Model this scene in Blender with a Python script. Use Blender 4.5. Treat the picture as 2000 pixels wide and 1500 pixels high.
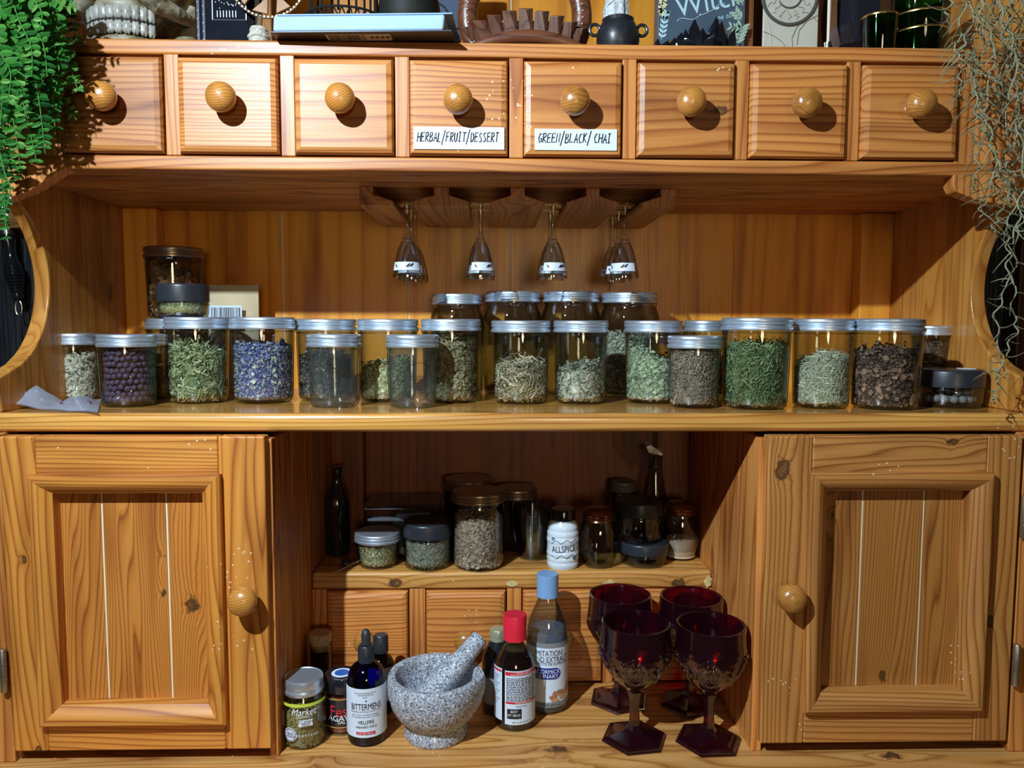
import bpy, math, random
import numpy as np
from math import sin, cos, pi, radians, sqrt, atan2
random.seed(7)
rng = np.random.default_rng(7)
S = bpy.context.scene
for o in list(bpy.data.objects): bpy.data.objects.remove(o)

# ------------------------------------------------------------------ camera
# All coordinates are metres measured from the camera's height; the floor is at z = -1.4.
FPX = 1500.0
YAW, PITCH, ROLL = 1.4, 4.5, 0.17
def _rz(t): return np.array([[cos(t), -sin(t), 0], [sin(t), cos(t), 0], [0, 0, 1]])
def _rx(t): return np.array([[1, 0, 0], [0, cos(t), -sin(t)], [0, sin(t), cos(t)]])
CM = _rz(radians(-YAW)) @ _rx(radians(90 - PITCH)) @ _rz(radians(ROLL))
cd = bpy.data.cameras.new('camera'); cam = bpy.data.objects.new('camera', cd); S.collection.objects.link(cam)
cd.sensor_width = 36; cd.lens = FPX / 2000 * 36; cd.clip_start = 0.02
from mathutils import Matrix, Vector
cam.matrix_world = Matrix([[*CM[0], 0], [*CM[1], 0], [*CM[2], 0], [0, 0, 0, 1]])
S.camera = cam
# ------------------------------------------------------------------ light
w = bpy.data.worlds.new('room_glow'); S.world = w; w.use_nodes = True
w.node_tree.nodes['Background'].inputs[0].default_value = (1.0, 0.80, 0.55, 1)
w.node_tree.nodes['Background'].inputs[1].default_value = 0.02
def lamp(name, loc, power, color, radius, target=None, angle=None, blend=0.5):
    l = bpy.data.lights.new(name, 'SPOT' if angle else 'POINT')
    l.energy = power; l.color = color; l.shadow_soft_size = radius
    o = bpy.data.objects.new(name, l); S.collection.objects.link(o); o.location = loc
    if angle:
        l.spot_size = radians(angle); l.spot_blend = blend
        d = Vector(target) - Vector(loc); o.rotation_euler = d.to_track_quat('-Z', 'Y').to_euler()
    return o
KEY = (-0.49, 0.06, 0.60)
lamp('spot_lamp', KEY, 106, (0.72, 0.87, 1.0), 0.011, (0.30, .92, -0.52), 130, 1.0)
lamp('cavity_fill', (0.35, -2.0, 0.10), 34, (1.0, 0.80, 0.52), 0.25)  # added fill with no visible source, lifts the upper cavity
S.view_settings.view_transform = 'Standard'; S.view_settings.look = 'None'
S.view_settings.gamma = 1; S.view_settings.use_curve_mapping = False
S.view_settings.exposure = 0.0
S.cycles.transparent_max_bounces = 48
S.cycles.max_bounces = 8; S.cycles.glossy_bounces = 4; S.cycles.diffuse_bounces = 4
S.cycles.sample_clamp_indirect = 12.0

# ------------------------------------------------------------------ reading real positions
def T(x, y):
    d = CM @ np.array([(x - 1000) / FPX, (750 - y) / FPX, -1.0]); return d[0] / d[1], d[2] / d[1]
def onY(x, y, Y):
    a, b = T(x, y); return a * Y, b * Y
def fit(x0, x1, yt, yb, zb, Y=None, rb=0.9):
    """centre x, centre y, radius, height of a round thing standing on height zb"""
    xm = (x0 + x1) / 2; r = 0.03
    ym = (yt + (yb if yb else yt)) / 2
    for _ in range(12):
        Yc = Y if Y else zb / T(xm, yb)[1] + r * rb
        r = (T(x1, ym)[0] - T(x0, ym)[0]) / 2 * sqrt(max(Yc * Yc - r * r, .01))
    tz = T(xm, yt)[1]
    top = tz * (Yc - r) if tz > 0 else tz * (Yc + r)
    return T(xm, ym)[0] * Yc, Yc, r, top - zb

# ------------------------------------------------------------------ materials
def nmat(name):
    m = bpy.data.materials.new(name); m.use_nodes = True
    nt = m.node_tree; return m, nt, nt.nodes, nt.links, nt.nodes['Principled BSDF']
def math_node(nt, op, a, b=None, c=None):
    n = nt.nodes.new('ShaderNodeMath'); n.operation = op
    for i, v in enumerate((a, b, c)):
        if v is None: continue
        if isinstance(v, (int, float)): n.inputs[i].default_value = v
        else: nt.links.new(v, n.inputs[i])
    return n.outputs[0]
def ramp(nt, fac, stops, interp='LINEAR'):
    r = nt.nodes.new('ShaderNodeValToRGB'); cr = r.color_ramp; cr.interpolation = interp
    while len(cr.elements) < len(stops): cr.elements.new(0.5)
    for e, (p, c) in zip(cr.elements, stops):
        e.position = p; e.color = (*c, 1) if len(c) == 3 else c
    nt.links.new(fac, r.inputs[0]); return r.outputs[0]
def mixc(nt, fac, a, b, mode='MIX'):
    n = nt.nodes.new('ShaderNodeMix'); n.data_type = 'RGBA'; n.blend_type = mode
    for i, v in ((0, fac), (6, a), (7, b)):
        if isinstance(v, (int, float)): n.inputs[i].default_value = v
        elif isinstance(v, tuple): n.inputs[i].default_value = (*v, 1)
        else: nt.links.new(v, n.inputs[i])
    return n.outputs[2]
def plain(name, col, rough=0.5, metal=0.0, coat=0.0, noise=0.0, nscale=60, bump=0.0, spec=None):
    m, nt, N, L, p = nmat(name)
    p.inputs['Base Color'].default_value = (*col, 1); p.inputs['Roughness'].default_value = rough
    p.inputs['Metallic'].default_value = metal; p.inputs['Coat Weight'].default_value = coat
    p.inputs['Coat Roughness'].default_value = 0.12
    if spec is not None: p.inputs['Specular IOR Level'].default_value = spec
    if noise or bump:
        t = N.new('ShaderNodeTexCoord'); n = N.new('ShaderNodeTexNoise'); n.inputs['Scale'].default_value = nscale
        n.inputs['Detail'].default_value = 5; L.new(t.outputs['Object'], n.inputs['Vector'])
        if noise:
            c = ramp(nt, n.outputs[0], [(.3, tuple(v * (1 - noise) for v in col)), (.7, tuple(min(1, v * (1 + noise)) for v in col))])
            L.new(c, p.inputs['Base Color'])
        if bump:
            b = N.new('ShaderNodeBump'); b.inputs['Strength'].default_value = bump; b.inputs['Distance'].default_value = .002
            L.new(n.outputs[0], b.inputs['Height']); L.new(b.outputs[0], p.inputs['Normal'])
    return m
def wood(name, axis, light, mid, dark, rough=0.42, ring=0.008, knots=(), specks=0.5, warp=1.0, coat=0.10, coatr=.3):
    """pine: growth rings cut by the board face; axis = grain direction"""
    m, nt, N, L, p = nmat(name)
    tc = N.new('ShaderNodeTexCoord'); oi = N.new('ShaderNodeObjectInfo'); sep = N.new('ShaderNodeSeparateXYZ')
    L.new(tc.outputs['Object'], sep.inputs[0]); rnd = oi.outputs['Random']
    ax = {'x': (2, 1, 0), 'z': (0, 1, 2), 'y': (0, 2, 1)}[axis]
    u, wv, a = (sep.outputs[i] for i in ax)
    cb = N.new('ShaderNodeCombineXYZ')
    L.new(u, cb.inputs[0]); L.new(wv, cb.inputs[1]); L.new(math_node(nt, 'MULTIPLY_ADD', a, 0.085, math_node(nt, 'MULTIPLY', rnd, 13.0)), cb.inputs[2])
    n1 = N.new('ShaderNodeTexNoise'); n1.inputs['Scale'].default_value = 13; n1.inputs['Detail'].default_value = 2.0
    L.new(cb.outputs[0], n1.inputs['Vector'])
    wr = math_node(nt, 'MULTIPLY', math_node(nt, 'SUBTRACT', n1.outputs[0], 0.5), 0.085 * warp)
    # knots bend the rings and leave a dark core
    kmask = None; kd = None
    kn_ = N.new('ShaderNodeTexNoise'); kn_.inputs['Scale'].default_value = 110; L.new(tc.outputs['Object'], kn_.inputs['Vector'])
    for (kx, ky, kz, kr) in knots:
        vd = N.new('ShaderNodeVectorMath'); vd.operation = 'SUBTRACT'; L.new(tc.outputs['Object'], vd.inputs[0]); vd.inputs[1].default_value = (kx, ky, kz)
        vs = N.new('ShaderNodeVectorMath'); vs.operation = 'MULTIPLY'; L.new(vd.outputs[0], vs.inputs[0])
        sc = [1, 1, 1]; sc['xyz'.index(axis)] = 0.62; vs.inputs[1].default_value = sc
        ln = N.new('ShaderNodeVectorMath'); ln.operation = 'LENGTH'; L.new(vs.outputs[0], ln.inputs[0])
        rat = math_node(nt, 'ADD', math_node(nt, 'DIVIDE', ln.outputs['Value'], kr), math_node(nt, 'MULTIPLY', math_node(nt, 'SUBTRACT', kn_.outputs[0], 0.5), 1.5))
        kd = rat if kd is None else math_node(nt, 'MINIMUM', kd, rat)
    off = math_node(nt, 'MULTIPLY', math_node(nt, 'SUBTRACT', math_node(nt, 'FRACT', math_node(nt, 'MULTIPLY', rnd, 7.31)), 0.5), 0.09)
    uu = math_node(nt, 'ADD', math_node(nt, 'ADD', u, off), wr)
    ww = math_node(nt, 'ADD', wv, math_node(nt, 'MULTIPLY_ADD', wr, 0.7, 0.013))
    rad = math_node(nt, 'SQRT', math_node(nt, 'ADD', math_node(nt, 'MULTIPLY', uu, uu), math_node(nt, 'MULTIPLY', ww, ww)))
    if kd is not None:
        rad = math_node(nt, 'ADD', rad, math_node(nt, 'MULTIPLY', math_node(nt, 'DIVIDE', 1.0, math_node(nt, 'ADD', kd, 0.7)), 0.016))
    fr = math_node(nt, 'FRACT', math_node(nt, 'DIVIDE', rad, ring))
    fib = N.new('ShaderNodeTexNoise'); fib.inputs['Scale'].default_value = 1.0; fib.inputs['Detail'].default_value = 3
    mp = N.new('ShaderNodeMapping'); sc = [520, 520, 520]; sc['xyz'.index(axis)] = 9; mp.inputs['Scale'].default_value = sc
    L.new(tc.outputs['Object'], mp.inputs[0]); L.new(mp.outputs[0], fib.inputs['Vector'])
    big = N.new('ShaderNodeTexNoise'); big.inputs['Scale'].default_value = 1.0; big.inputs['Detail'].default_value = 2
    mp2 = N.new('ShaderNodeMapping'); sc = [34, 34, 34]; sc['xyz'.index(axis)] = 3.2; mp2.inputs['Scale'].default_value = sc
    L.new(cb.outputs[0] if False else tc.outputs['Object'], mp2.inputs[0]); L.new(mp2.outputs[0], big.inputs['Vector'])
    c = ramp(nt, fr, [(0, mid), (.10, light), (.5, light), (.78, mid), (.93, dark), (1, mid)])
    c = mixc(nt, math_node(nt, 'MULTIPLY', math_node(nt, 'SUBTRACT', 1.0, fib.outputs[0]), 0.55), c, mid)
    tone = ramp(nt, big.outputs[0], [(.30, (.56, .44, .34)), (.52, (1, 1, 1)), (.75, (1.0, .90, .70))])
    c = mixc(nt, 0.85, c, tone, 'MULTIPLY')
    bt = math_node(nt, 'MULTIPLY_ADD', rnd, 0.26, 0.86)
    c = mixc(nt, 1.0, c, ramp(nt, bt, [(0, (0, 0, 0)), (1, (1, 1, 1))]), 'MULTIPLY')
    if kd is not None:
        c = mixc(nt, ramp(nt, kd, [(.2, (.7, .7, .7)), (.65, (1, 1, 1)), (.9, (.45, .45, .45)), (1.25, (0, 0, 0))]), c, (.075, .028, .009))
    if specks:
        v = N.new('ShaderNodeTexVoronoi'); v.inputs['Scale'].default_value = 150; L.new(tc.outputs['Object'], v.inputs['Vector'])
        n3 = N.new('ShaderNodeTexNoise'); n3.inputs['Scale'].default_value = 11; L.new(tc.outputs['Object'], n3.inputs['Vector'])
        s1 = math_node(nt, 'LESS_THAN', v.outputs['Distance'], 0.16)
        s2 = math_node(nt, 'GREATER_THAN', n3.outputs[0], 0.70 - 0.07 * specks)
        c = mixc(nt, math_node(nt, 'MULTIPLY', math_node(nt, 'MULTIPLY', s1, s2), .8), c, (.85, .74, .50))
    L.new(c, p.inputs['Base Color'])
    rr = math_node(nt, 'MULTIPLY_ADD', fib.outputs[0], 0.18, rough - 0.05); L.new(rr, p.inputs['Roughness'])
    p.inputs['Coat Weight'].default_value = coat; p.inputs['Coat Roughness'].default_value = coatr
    b = N.new('ShaderNodeBump'); b.inputs['Strength'].default_value = 0.35; b.inputs['Distance'].default_value = 0.0006
    L.new(math_node(nt, 'ADD', math_node(nt, 'MULTIPLY', fr, -0.6), fib.outputs[0]), b.inputs['Height']); L.new(b.outputs[0], p.inputs['Normal'])
    return m
PL, PM, PD = (.74, .315, .080), (.56, .185, .036), (.25, .065, .011)
W = {k: wood('pine_' + k, k, PL, PM, PD) for k in 'xyz'}
BK = wood('back_board_pine', 'z', (.92, .40, .045), (.84, .33, .034), (.68, .22, .020), rough=.28, specks=0, warp=1.2, ring=.03)
NB = {k: wood('shaded_pine_' + k, k, (.30, .075, .010), (.24, .055, .007), (.14, .03, .004), specks=0) for k in 'yz'}  # darker red pine, the niche shade is put into its colour
RK = wood('rack_wood', 'y', (.58, .25, .07), (.45, .17, .04), (.2, .06, .015), specks=0, rough=.45, coat=.1)
RD = wood('carved_walnut', 'x', (.16, .055, .025), (.11, .035, .016), (.05, .015, .008), specks=0, rough=.3)
PALE = plain('bare_and_glint_groove', (.80, .68, .48), .6)  # pale door grooves; on the back boards, edge glint put into colour
FILL = plain('wood_filler', (.62, .50, .20), .7, noise=.35, nscale=140)

def glass(name, tint=(.865, .89, .89), edge=(.20, .25, .25), refl=1.15, rough=0.02, body=None, bm=.3):
    return _glass(name, tint, edge, refl, rough, body, bm)
def _glass(name, tint=(.90, .925, .925), edge=(.26, .31, .31), refl=1.0, rough=0.02, body=None, bm=.3):
    m, nt, N, L, p = nmat(name); N.remove(p)
    out = N['Material Output']; tr = N.new('ShaderNodeBsdfTransparent'); gl = N.new('ShaderNodeBsdfGlossy')
    gl.inputs['Roughness'].default_value = rough; lw = N.new('ShaderNodeLayerWeight'); lw.inputs[0].default_value = .5
    fc = math_node(nt, 'POWER', lw.outputs['Facing'], 2.2)
    L.new(mixc(nt, fc, tint, edge), tr.inputs[0])
    f5 = math_node(nt, 'MULTIPLY_ADD', math_node(nt, 'POWER', lw.outputs['Facing'], 5.0), 0.75 * refl, 0.055 * refl)
    mx = N.new('ShaderNodeMixShader'); L.new(f5, mx.inputs[0])
    L.new(tr.outputs[0], mx.inputs[1]); L.new(gl.outputs[0], mx.inputs[2]); L.new(mx.outputs[0], out.inputs[0])
    if body:
        df = N.new('ShaderNodeBsdfDiffuse'); df.inputs[0].default_value = (*body, 1); m3 = N.new('ShaderNodeMixShader'); m3.inputs[0].default_value = bm
        L.new(tr.outputs[0], m3.inputs[1]); L.new(df.outputs[0], m3.inputs[2]); L.new(m3.outputs[0], mx.inputs[1])
    return m
GL = glass('clear_glass')
GLS = glass('stemware_glass', (.972, .98, .98), (.34, .37, .38), refl=2.2, rough=.03)
GLD = glass('dusty_glass', (.90, .92, .92), (.35, .40, .39), rough=.08, body=(.34, .38, .37), bm=.035)
GLT = glass('thin_plastic', (.93, .94, .94), (.5, .52, .52), rough=.08)
RUBY = glass('ruby_glass', (.48, .008, .018), (.05, .0, .012), refl=2.4, rough=.14, body=(.06, .010, .028), bm=.13)
COB = glass('cobalt_glass', (.02, .035, .62), (.0, .0, .15), rough=.03)
GRN = glass('green_glass', (.10, .42, .14), (.01, .08, .03), rough=.03)
AMB = glass('amber_glass', (.28, .09, .02), (.04, .01, .0), rough=.03)
ZINC = plain('zinc_lid', (.60, .68, .77), .38, .8)
ZDISC = plain('zinc_disc', (.62, .65, .68), .34, .75)
BRZ = plain('bronze_lid', (.40, .30, .22), .3, .8)
BLK = plain('black_plastic', (.022, .025, .032), .35)
BLKG = plain('black_gloss', (.012, .013, .018), .12, coat=.5)
WHITE = plain('white_paper', (.66, .75, .87), .6)
PAPER = plain('book_pages', (.34, .49, .72), .75, noise=.04, nscale=40)
INK = plain('black_ink', (.015, .015, .02), .5)
REDP = plain('red_print', (.62, .02, .035), .5)
BLUEP = plain('blue_print', (.01, .03, .26), .5)
SILV = plain('silver', (.75, .75, .76), .25, 1.0)
STEEL = plain('hinge_brass', (.42, .38, .28), .4, .9, noise=.2)
def bitmat(name, stops, rough=.75, dust=None):
    stops = [(min(1, r * 1.42), min(1, g * 1.28), min(1, b * 1.10)) for r, g, b in stops]
    m, nt, N, L, p = nmat(name); a = N.new('ShaderNodeAttribute'); a.attribute_name = 'rnd'
    c = ramp(nt, a.outputs['Fac'], [(i / (len(stops) - 1), s) for i, s in enumerate(stops)])
    if dust:
        tc = N.new('ShaderNodeTexCoord'); sp = N.new('ShaderNodeSeparateXYZ'); L.new(tc.outputs['Object'], sp.inputs[0])
        c = mixc(nt, ramp(nt, math_node(nt, 'MULTIPLY', sp.outputs[2], 50.0), [(.30, (1, 1, 1)), (.50, (0, 0, 0))]), c, dust)
    L.new(c, p.inputs['Base Color']); p.inputs['Roughness'].default_value = rough; return m

# ------------------------------------------------------------------ mesh building
class MB:
    def __init__(s): s.v = []; s.f = []; s.m = []; s.n = 0
    def add(s, v, f, m=0):
        b = s.n; v = [tuple(p) for p in v]; s.v += v; s.n += len(v)
        s.f += [tuple(i + b for i in q) for q in f]; s.m += [m] * len(f)
    def box(s, x0, x1, y0, y1, z0, z1, m=0):
        s.add([(x0, y0, z0), (x1, y0, z0), (x1, y1, z0), (x0, y1, z0), (x0, y0, z1), (x1, y0, z1), (x1, y1, z1), (x0, y1, z1)],
              [(0, 3, 2, 1), (4, 5, 6, 7), (0, 1, 5, 4), (1, 2, 6, 5), (2, 3, 7, 6), (3, 0, 4, 7)], m)
    def prism(s, poly, ax, a, b, m=0):
        """poly in the two other axes, extruded along ax from a to b"""
        def P(p, t): return {'x': (t, p[0], p[1]), 'y': (p[0], t, p[1]), 'z': (p[0], p[1], t)}[ax]
        n = len(poly); v = [P(p, a) for p in poly] + [P(p, b) for p in poly]
        s.add(v, [tuple(range(n))[::-1], tuple(range(n, 2 * n))] + [(i, (i + 1) % n, n + (i + 1) % n, n + i) for i in range(n)], m)
    def lathe(s, prof, c=(0, 0, 0), seg=48, rf=None, m=0, ax='z', mf=None):
        v = []; f = []; k = len(prof)
        for i, (r, z) in enumerate(prof):
            for j in range(seg):
                th = 2 * pi * j / seg; rr = r * (rf(th, i, z) if rf else 1)
                a, b = rr * cos(th), rr * sin(th)
                v.append({'z': (c[0] + a, c[1] + b, c[2] + z), 'y': (c[0] + a, c[1] + z, c[2] + b), 'x': (c[0] + z, c[1] + a, c[2] + b)}[ax])
        for i in range(k - 1):
            for j in range(seg):
                j2 = (j + 1) % seg; f.append((i * seg + j, i * seg + j2, (i + 1) * seg + j2, (i + 1) * seg + j))
        if prof[0][0] > 1e-4 and getattr(s, 'cap', True): f.append(tuple(range(seg))[::-1])
        if prof[-1][0] > 1e-4 and getattr(s, 'cap', True): f.append(tuple((k - 1) * seg + j for j in range(seg)))
        s.add(v, f, m)
    def tube(s, pts, r, seg=6, m=0):
        pts = [Vector(p) for p in pts]; n = len(pts); v = []; f = []
        if not hasattr(r, '__len__'): r = [r] * n
        up = Vector((0, 0, 1)); d0 = (pts[1] - pts[0]).normalized()
        if abs(d0.z) > .9: up = Vector((1, 0, 0))
        for i, p in enumerate(pts):
            d = (pts[min(i + 1, n - 1)] - pts[max(i - 1, 0)])
            d = d.normalized() if d.length > 1e-9 else d0
            sd = d.cross(up)
            sd = sd.normalized() if sd.length > 1e-6 else Vector((1, 0, 0))
            up = sd.cross(d).normalized()
            for j in range(seg):
                th = 2 * pi * j / seg; v.append(tuple(p + (sd * cos(th) + up * sin(th)) * r[i]))
        for i in range(n - 1):
            for j in range(seg):
                j2 = (j + 1) % seg; f.append((i * seg + j, i * seg + j2, (i + 1) * seg + j2, (i + 1) * seg + j))
        f.append(tuple(range(seg))[::-1]); f.append(tuple((n - 1) * seg + j for j in range(seg)))
        s.add(v, f, m)
    def ball(s, c, r, seg=12, m=0, sq=(1, 1, 1)):
        k = seg // 2; v = [(c[0], c[1], c[2] - r * sq[2])]; f = []
        for i in range(1, k):
            a = pi * i / k
            for j in range(seg):
                th = 2 * pi * j / seg; v.append((c[0] + r * sin(a) * cos(th) * sq[0], c[1] + r * sin(a) * sin(th) * sq[1], c[2] - r * cos(a) * sq[2]))
        v.append((c[0], c[1], c[2] + r * sq[2])); last = len(v) - 1
        for j in range(seg):
            j2 = (j + 1) % seg; f.append((0, 1 + j2, 1 + j)); f.append((last, last - seg + j, last - seg + j2))
            for i in range(k - 2): b = 1 + i * seg; f.append((b + j, b + j2, b + seg + j2, b + seg + j))
        s.add(v, f, m)
    def grid(s, P, m=0):
        """P = rows of points, open sheet"""
        r, c = len(P), len(P[0]); s.add([p for row in P for p in row],
              [(i * c + j, i * c + j + 1, (i + 1) * c + j + 1, (i + 1) * c + j) for i in range(r - 1) for j in range(c - 1)], m)
def wpos(o):
    v = Vector((0, 0, 0))
    while o: v += Vector(o.location); o = o.parent
    return v
def obj(name, mb, mats, parent=None, smooth=True, loc=None, bevel=0, world=True, attr=None):
    """links ONE mesh object. Vertices given in world space unless world=False (then local to the parent)."""
    me = bpy.data.meshes.new(name)
    if not isinstance(mats, (list, tuple)): mats = [mats]
    off = Vector(loc) if loc else (wpos(parent) if parent else Vector((0, 0, 0)))
    v = np.array(mb.v, dtype=float)
    if world: v = v - np.array(off)
    me.from_pydata(v.tolist(), [], mb.f); me.update()
    for mt in mats: me.materials.append(mt)
    me.polygons.foreach_set('material_index', mb.m)
    if smooth: me.shade_smooth()
    if attr is not None:
        a = me.attributes.new('rnd', 'FLOAT', 'POINT'); a.data.foreach_set('value', attr)
    o = bpy.data.objects.new(name, me); S.collection.objects.link(o)
    if parent: o.parent = parent; o.location = off - wpos(parent) if loc else (0, 0, 0)
    elif loc: o.location = loc
    if smooth:
        md = o.modifiers.new('w', 'WEIGHTED_NORMAL') if bevel else None
        try: me.set_sharp_from_angle(angle=radians(38))
        except Exception: pass
    if bevel:
        bv = o.modifiers.new('b', 'BEVEL'); bv.width = bevel; bv.segments = 3; bv.limit_method = 'ANGLE'; bv.angle_limit = radians(40)
        if smooth: o.modifiers.move(1, 0)
    return o
def thing(name, label, cat, loc=(0, 0, 0), group=None):
    o = bpy.data.objects.new(name, None); S.collection.objects.link(o); o.location = loc; o.empty_display_size = .02
    return tag(o, label, cat, group)
def tag(o, label, cat, group=None):
    o['label'] = label; o['category'] = cat
    if group: o['group'] = group
    return o
def structure(o): o['kind'] = 'structure'; return o
def dup(root, loc, label=None, rotz=None):
    r = root.copy(); S.collection.objects.link(r); r.location = loc
    if label: r['label'] = label
    if rotz is not None: r.rotation_euler.z = rotz
    for ch in list(root.children):
        c = ch.copy(); S.collection.objects.link(c); c.parent = r
        for g in list(ch.children):
            d = g.copy(); S.collection.objects.link(d); d.parent = c
    return r
# ------------------------------------------------------------------ printed text
def text_verts(body, size, ax='CENTER', shear=0.0, cond=1.0):
    cu = bpy.data.curves.new('t', 'FONT'); cu.body = body; cu.size = size; cu.align_x = ax; cu.align_y = 'CENTER'; cu.shear = shear
    cu.resolution_u = 3
    o = bpy.data.objects.new('t', cu); S.collection.objects.link(o)
    bpy.context.view_layer.update()
    me = o.to_mesh(); v = [(p.co.x * cond, p.co.y) for p in me.vertices]; f = [tuple(q.vertices) for q in me.polygons]
    o.to_mesh_clear(); bpy.data.objects.remove(o); bpy.data.curves.remove(cu)
    return v, f
def wrap(c, r, ang, u, v, lift=0.0):
    """point on a cylinder about c, u metres round from the side that faces -y turned by ang, v up"""
    a = ang + u / r; return (c[0] + (r + lift) * sin(a), c[1] - (r + lift) * cos(a), c[2] + v)
def text_on(mb, body, size, c, r, ang, u, v, m=0, cond=1.0, shear=0, lift=.0006, rot=0):
    vs, fs = text_verts(body, size, cond=cond, shear=shear)
    q = [(x * cos(rot) - y * sin(rot), x * sin(rot) + y * cos(rot)) for x, y in vs]
    mb.add([wrap(c, r, ang, u + x, v + y, lift) for x, y in q], fs, m)
def patch(mb, c, r, ang, u0, u1, v0, v1, m=0, lift=.0003, n=24, rf=None):
    P = []
    for k in range(2):
        P.append([wrap(c, r, ang, u0 + (u1 - u0) * i / n, (v0, v1)[k], lift) for i in range(n + 1)])
    mb.grid(P, m)
def disc_patch(mb, c, r, ang, u, v, ru, rv, m=0, lift=.0006, n=24):
    pts = [wrap(c, r, ang, u, v, lift)] + [wrap(c, r, ang, u + ru * cos(2 * pi * i / n), v + rv * sin(2 * pi * i / n), lift) for i in range(n)]
    mb.add(pts, [(0, 1 + i, 1 + (i + 1) % n) for i in range(n)], m)
# ================================================================== the setting
BLW, nt, N, L, p = nmat('black_planks')
tc = N.new('ShaderNodeTexCoord'); mp = N.new('ShaderNodeMapping'); mp.inputs['Scale'].default_value = (160, 160, 7)
n = N.new('ShaderNodeTexNoise'); n.inputs['Detail'].default_value = 4; L.new(tc.outputs['Object'], mp.inputs[0]); L.new(mp.outputs[0], n.inputs['Vector']); n.inputs['Scale'].default_value = 1
L.new(ramp(nt, n.outputs[0], [(.35, (.005, .006, .008)), (.62, (.022, .026, .034)), (.75, (.06, .065, .08))]), p.inputs['Base Color'])
b = N.new('ShaderNodeBump'); b.inputs['Distance'].default_value = .002; L.new(n.outputs[0], b.inputs['Height']); L.new(b.outputs[0], p.inputs['Normal']); p.inputs['Roughness'].default_value = .45
mb = MB()
x = -1.6
while x < 1.8:
    mb.box(x, x + .147, 1.30, 1.33, -1.4, 1.0); x += .15
mb.box(-1.6, 1.8, 1.31, 1.34, -1.4, 1.0)
structure(obj('wall_back', mb, BLW, smooth=False))
mb = MB(); mb.box(-1.6, 1.8, -1.8, 1.34, -1.44, -1.4)
structure(obj('floor', mb, plain('floor_dark', (.12, .08, .05), .5, noise=.3, nscale=4), smooth=False))
mb = MB(); mb.box(-.90, -.60, 1.262, 1.30, .150, .180)
structure(obj('trim_1', mb, wood('trim_pine', 'x', (.40, .2, .07), (.3, .13, .04), (.14, .05, .015), specks=0), bevel=.003))
mb = MB(); mb.box(.872, 1.10, 1.262, 1.30, -.30, .14)
structure(obj('trim_2', mb, wood('trim_dark', 'z', (.10, .035, .012), (.07, .022, .008), (.03, .01, .004), specks=0), bevel=.003))

# ================================================================== the hutch
CAB = (0.03, 1.03, -1.4)
hutch = thing('hutch_cabinet', 'large orange pine hutch with a row of small drawers, open shelves and two panelled doors', 'cabinet', CAB)
def kl(x, y, Y, r): a, b_ = onY(x, y, Y); return (a - CAB[0], Y - CAB[1], b_ - CAB[2], r)
XL, XR, YB, YF, YD = -.573, .634, 1.245, .900, .915
ZC, ZD, YU = -.105, -.52, 1.073
WD = wood('deck_pine', 'x', (.70, .37, .12), (.58, .26, .06), (.28, .10, .025), specks=.3, ring=.005, knots=[kl(1088, 1455, .90, .011), kl(625, 1480, .88, .006), kl(1740, 1480, .88, .008)])
mb = MB(); mb.box(-.66, .72, .79, 1.26, -.548, ZD); obj('lower_worktop', mb, WD, hutch, bevel=.006)
mb = MB(); mb.box(-.63, .69, .82, 1.255, -1.33, -.548); mb.box(-.60, .66, .86, 1.24, -1.4, -1.33)
for i in range(3): mb.box(-.60 + i * .43, -.20 + i * .43, .802, .82, -1.30, -.58)
obj('lower_carcass', mb, W['z'], hutch, bevel=.003)
WC = wood('counter_pine', 'x', (.74, .40, .10), (.62, .27, .05), (.30, .10, .015), specks=.3, ring=.0075, rough=.28, coat=1.0, coatr=.13)
mb = MB(); mb.box(-.66, .72, .895, YB, ZC - .0225, ZC); obj('counter_shelf', mb, WC, hutch, bevel=.007)
# side panels with their scooped front edge
sm = [(.905, ZC), (.900, -.075), (.897, -.066)]
for k in range(0, 21):
    t = -1 + 1.93 * k / 20; sm.append((.893 + .119 * sqrt(max(0, 1 - t * t)), .050 + .112 * t))
sm = [q for q in sm if q[0] > .896]
poly = sm + [(.917, .16), (.917, .72), (YB + .015, .72), (YB + .015, ZC)]
WS = wood('side_pine', 'z', (.62, .29, .065), (.53, .215, .038), (.36, .125, .018), specks=0, warp=1.3, rough=.25, knots=[(.0 + XL - CAB[0], 1.17 - CAB[1], .045 - CAB[2], .009)])
for a, b_ in ((XL - .02, XL), (XR, XR + .02)):
    mb = MB(); mb.prism(poly, 'x', a, b_); obj('side_panel', mb, WS, hutch, bevel=.0025)
    mb = MB(); mb.box(a, b_, .925, YB + .015, ZD, ZC - .0225); obj('lower_side_panel', mb, WS, hutch, bevel=.001)
# back boards, one tongue-and-groove panel
seams = [XL, -.336, -.136, .027, .187, .388, XR]
mb = MB()
for i in range(6):
    mb.box(seams[i] + .0013, seams[i + 1] - .0013, YB, YB + .012, -.118, .72)
for i in range(1, 6): mb.box(seams[i] - .0014, seams[i + 1 - 1] + .0014, YB + .0015, YB + .004, -.118, .72, 1 if i < 4 else 0)  # left seams pale, their edge glint put into the colour
obj('back_panel', mb, [BK, PALE], hutch, bevel=.0006)
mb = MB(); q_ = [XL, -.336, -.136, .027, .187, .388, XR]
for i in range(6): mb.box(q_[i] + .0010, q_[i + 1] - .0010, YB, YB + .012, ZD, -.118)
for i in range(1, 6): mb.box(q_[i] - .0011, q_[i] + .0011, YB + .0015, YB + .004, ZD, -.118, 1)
obj('lower_back_panel', mb, [NB['z'], plain('shaded_groove', (.34, .22, .12), .6)], hutch, bevel=.0006)  # same boards below the counter, niche shade put into wood and groove colour
mb = MB(); mb.box(XL, XL + .052, 1.215, YB, ZC, .1765); obj('corner_stile', mb, BK, hutch, bevel=.003)
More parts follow.
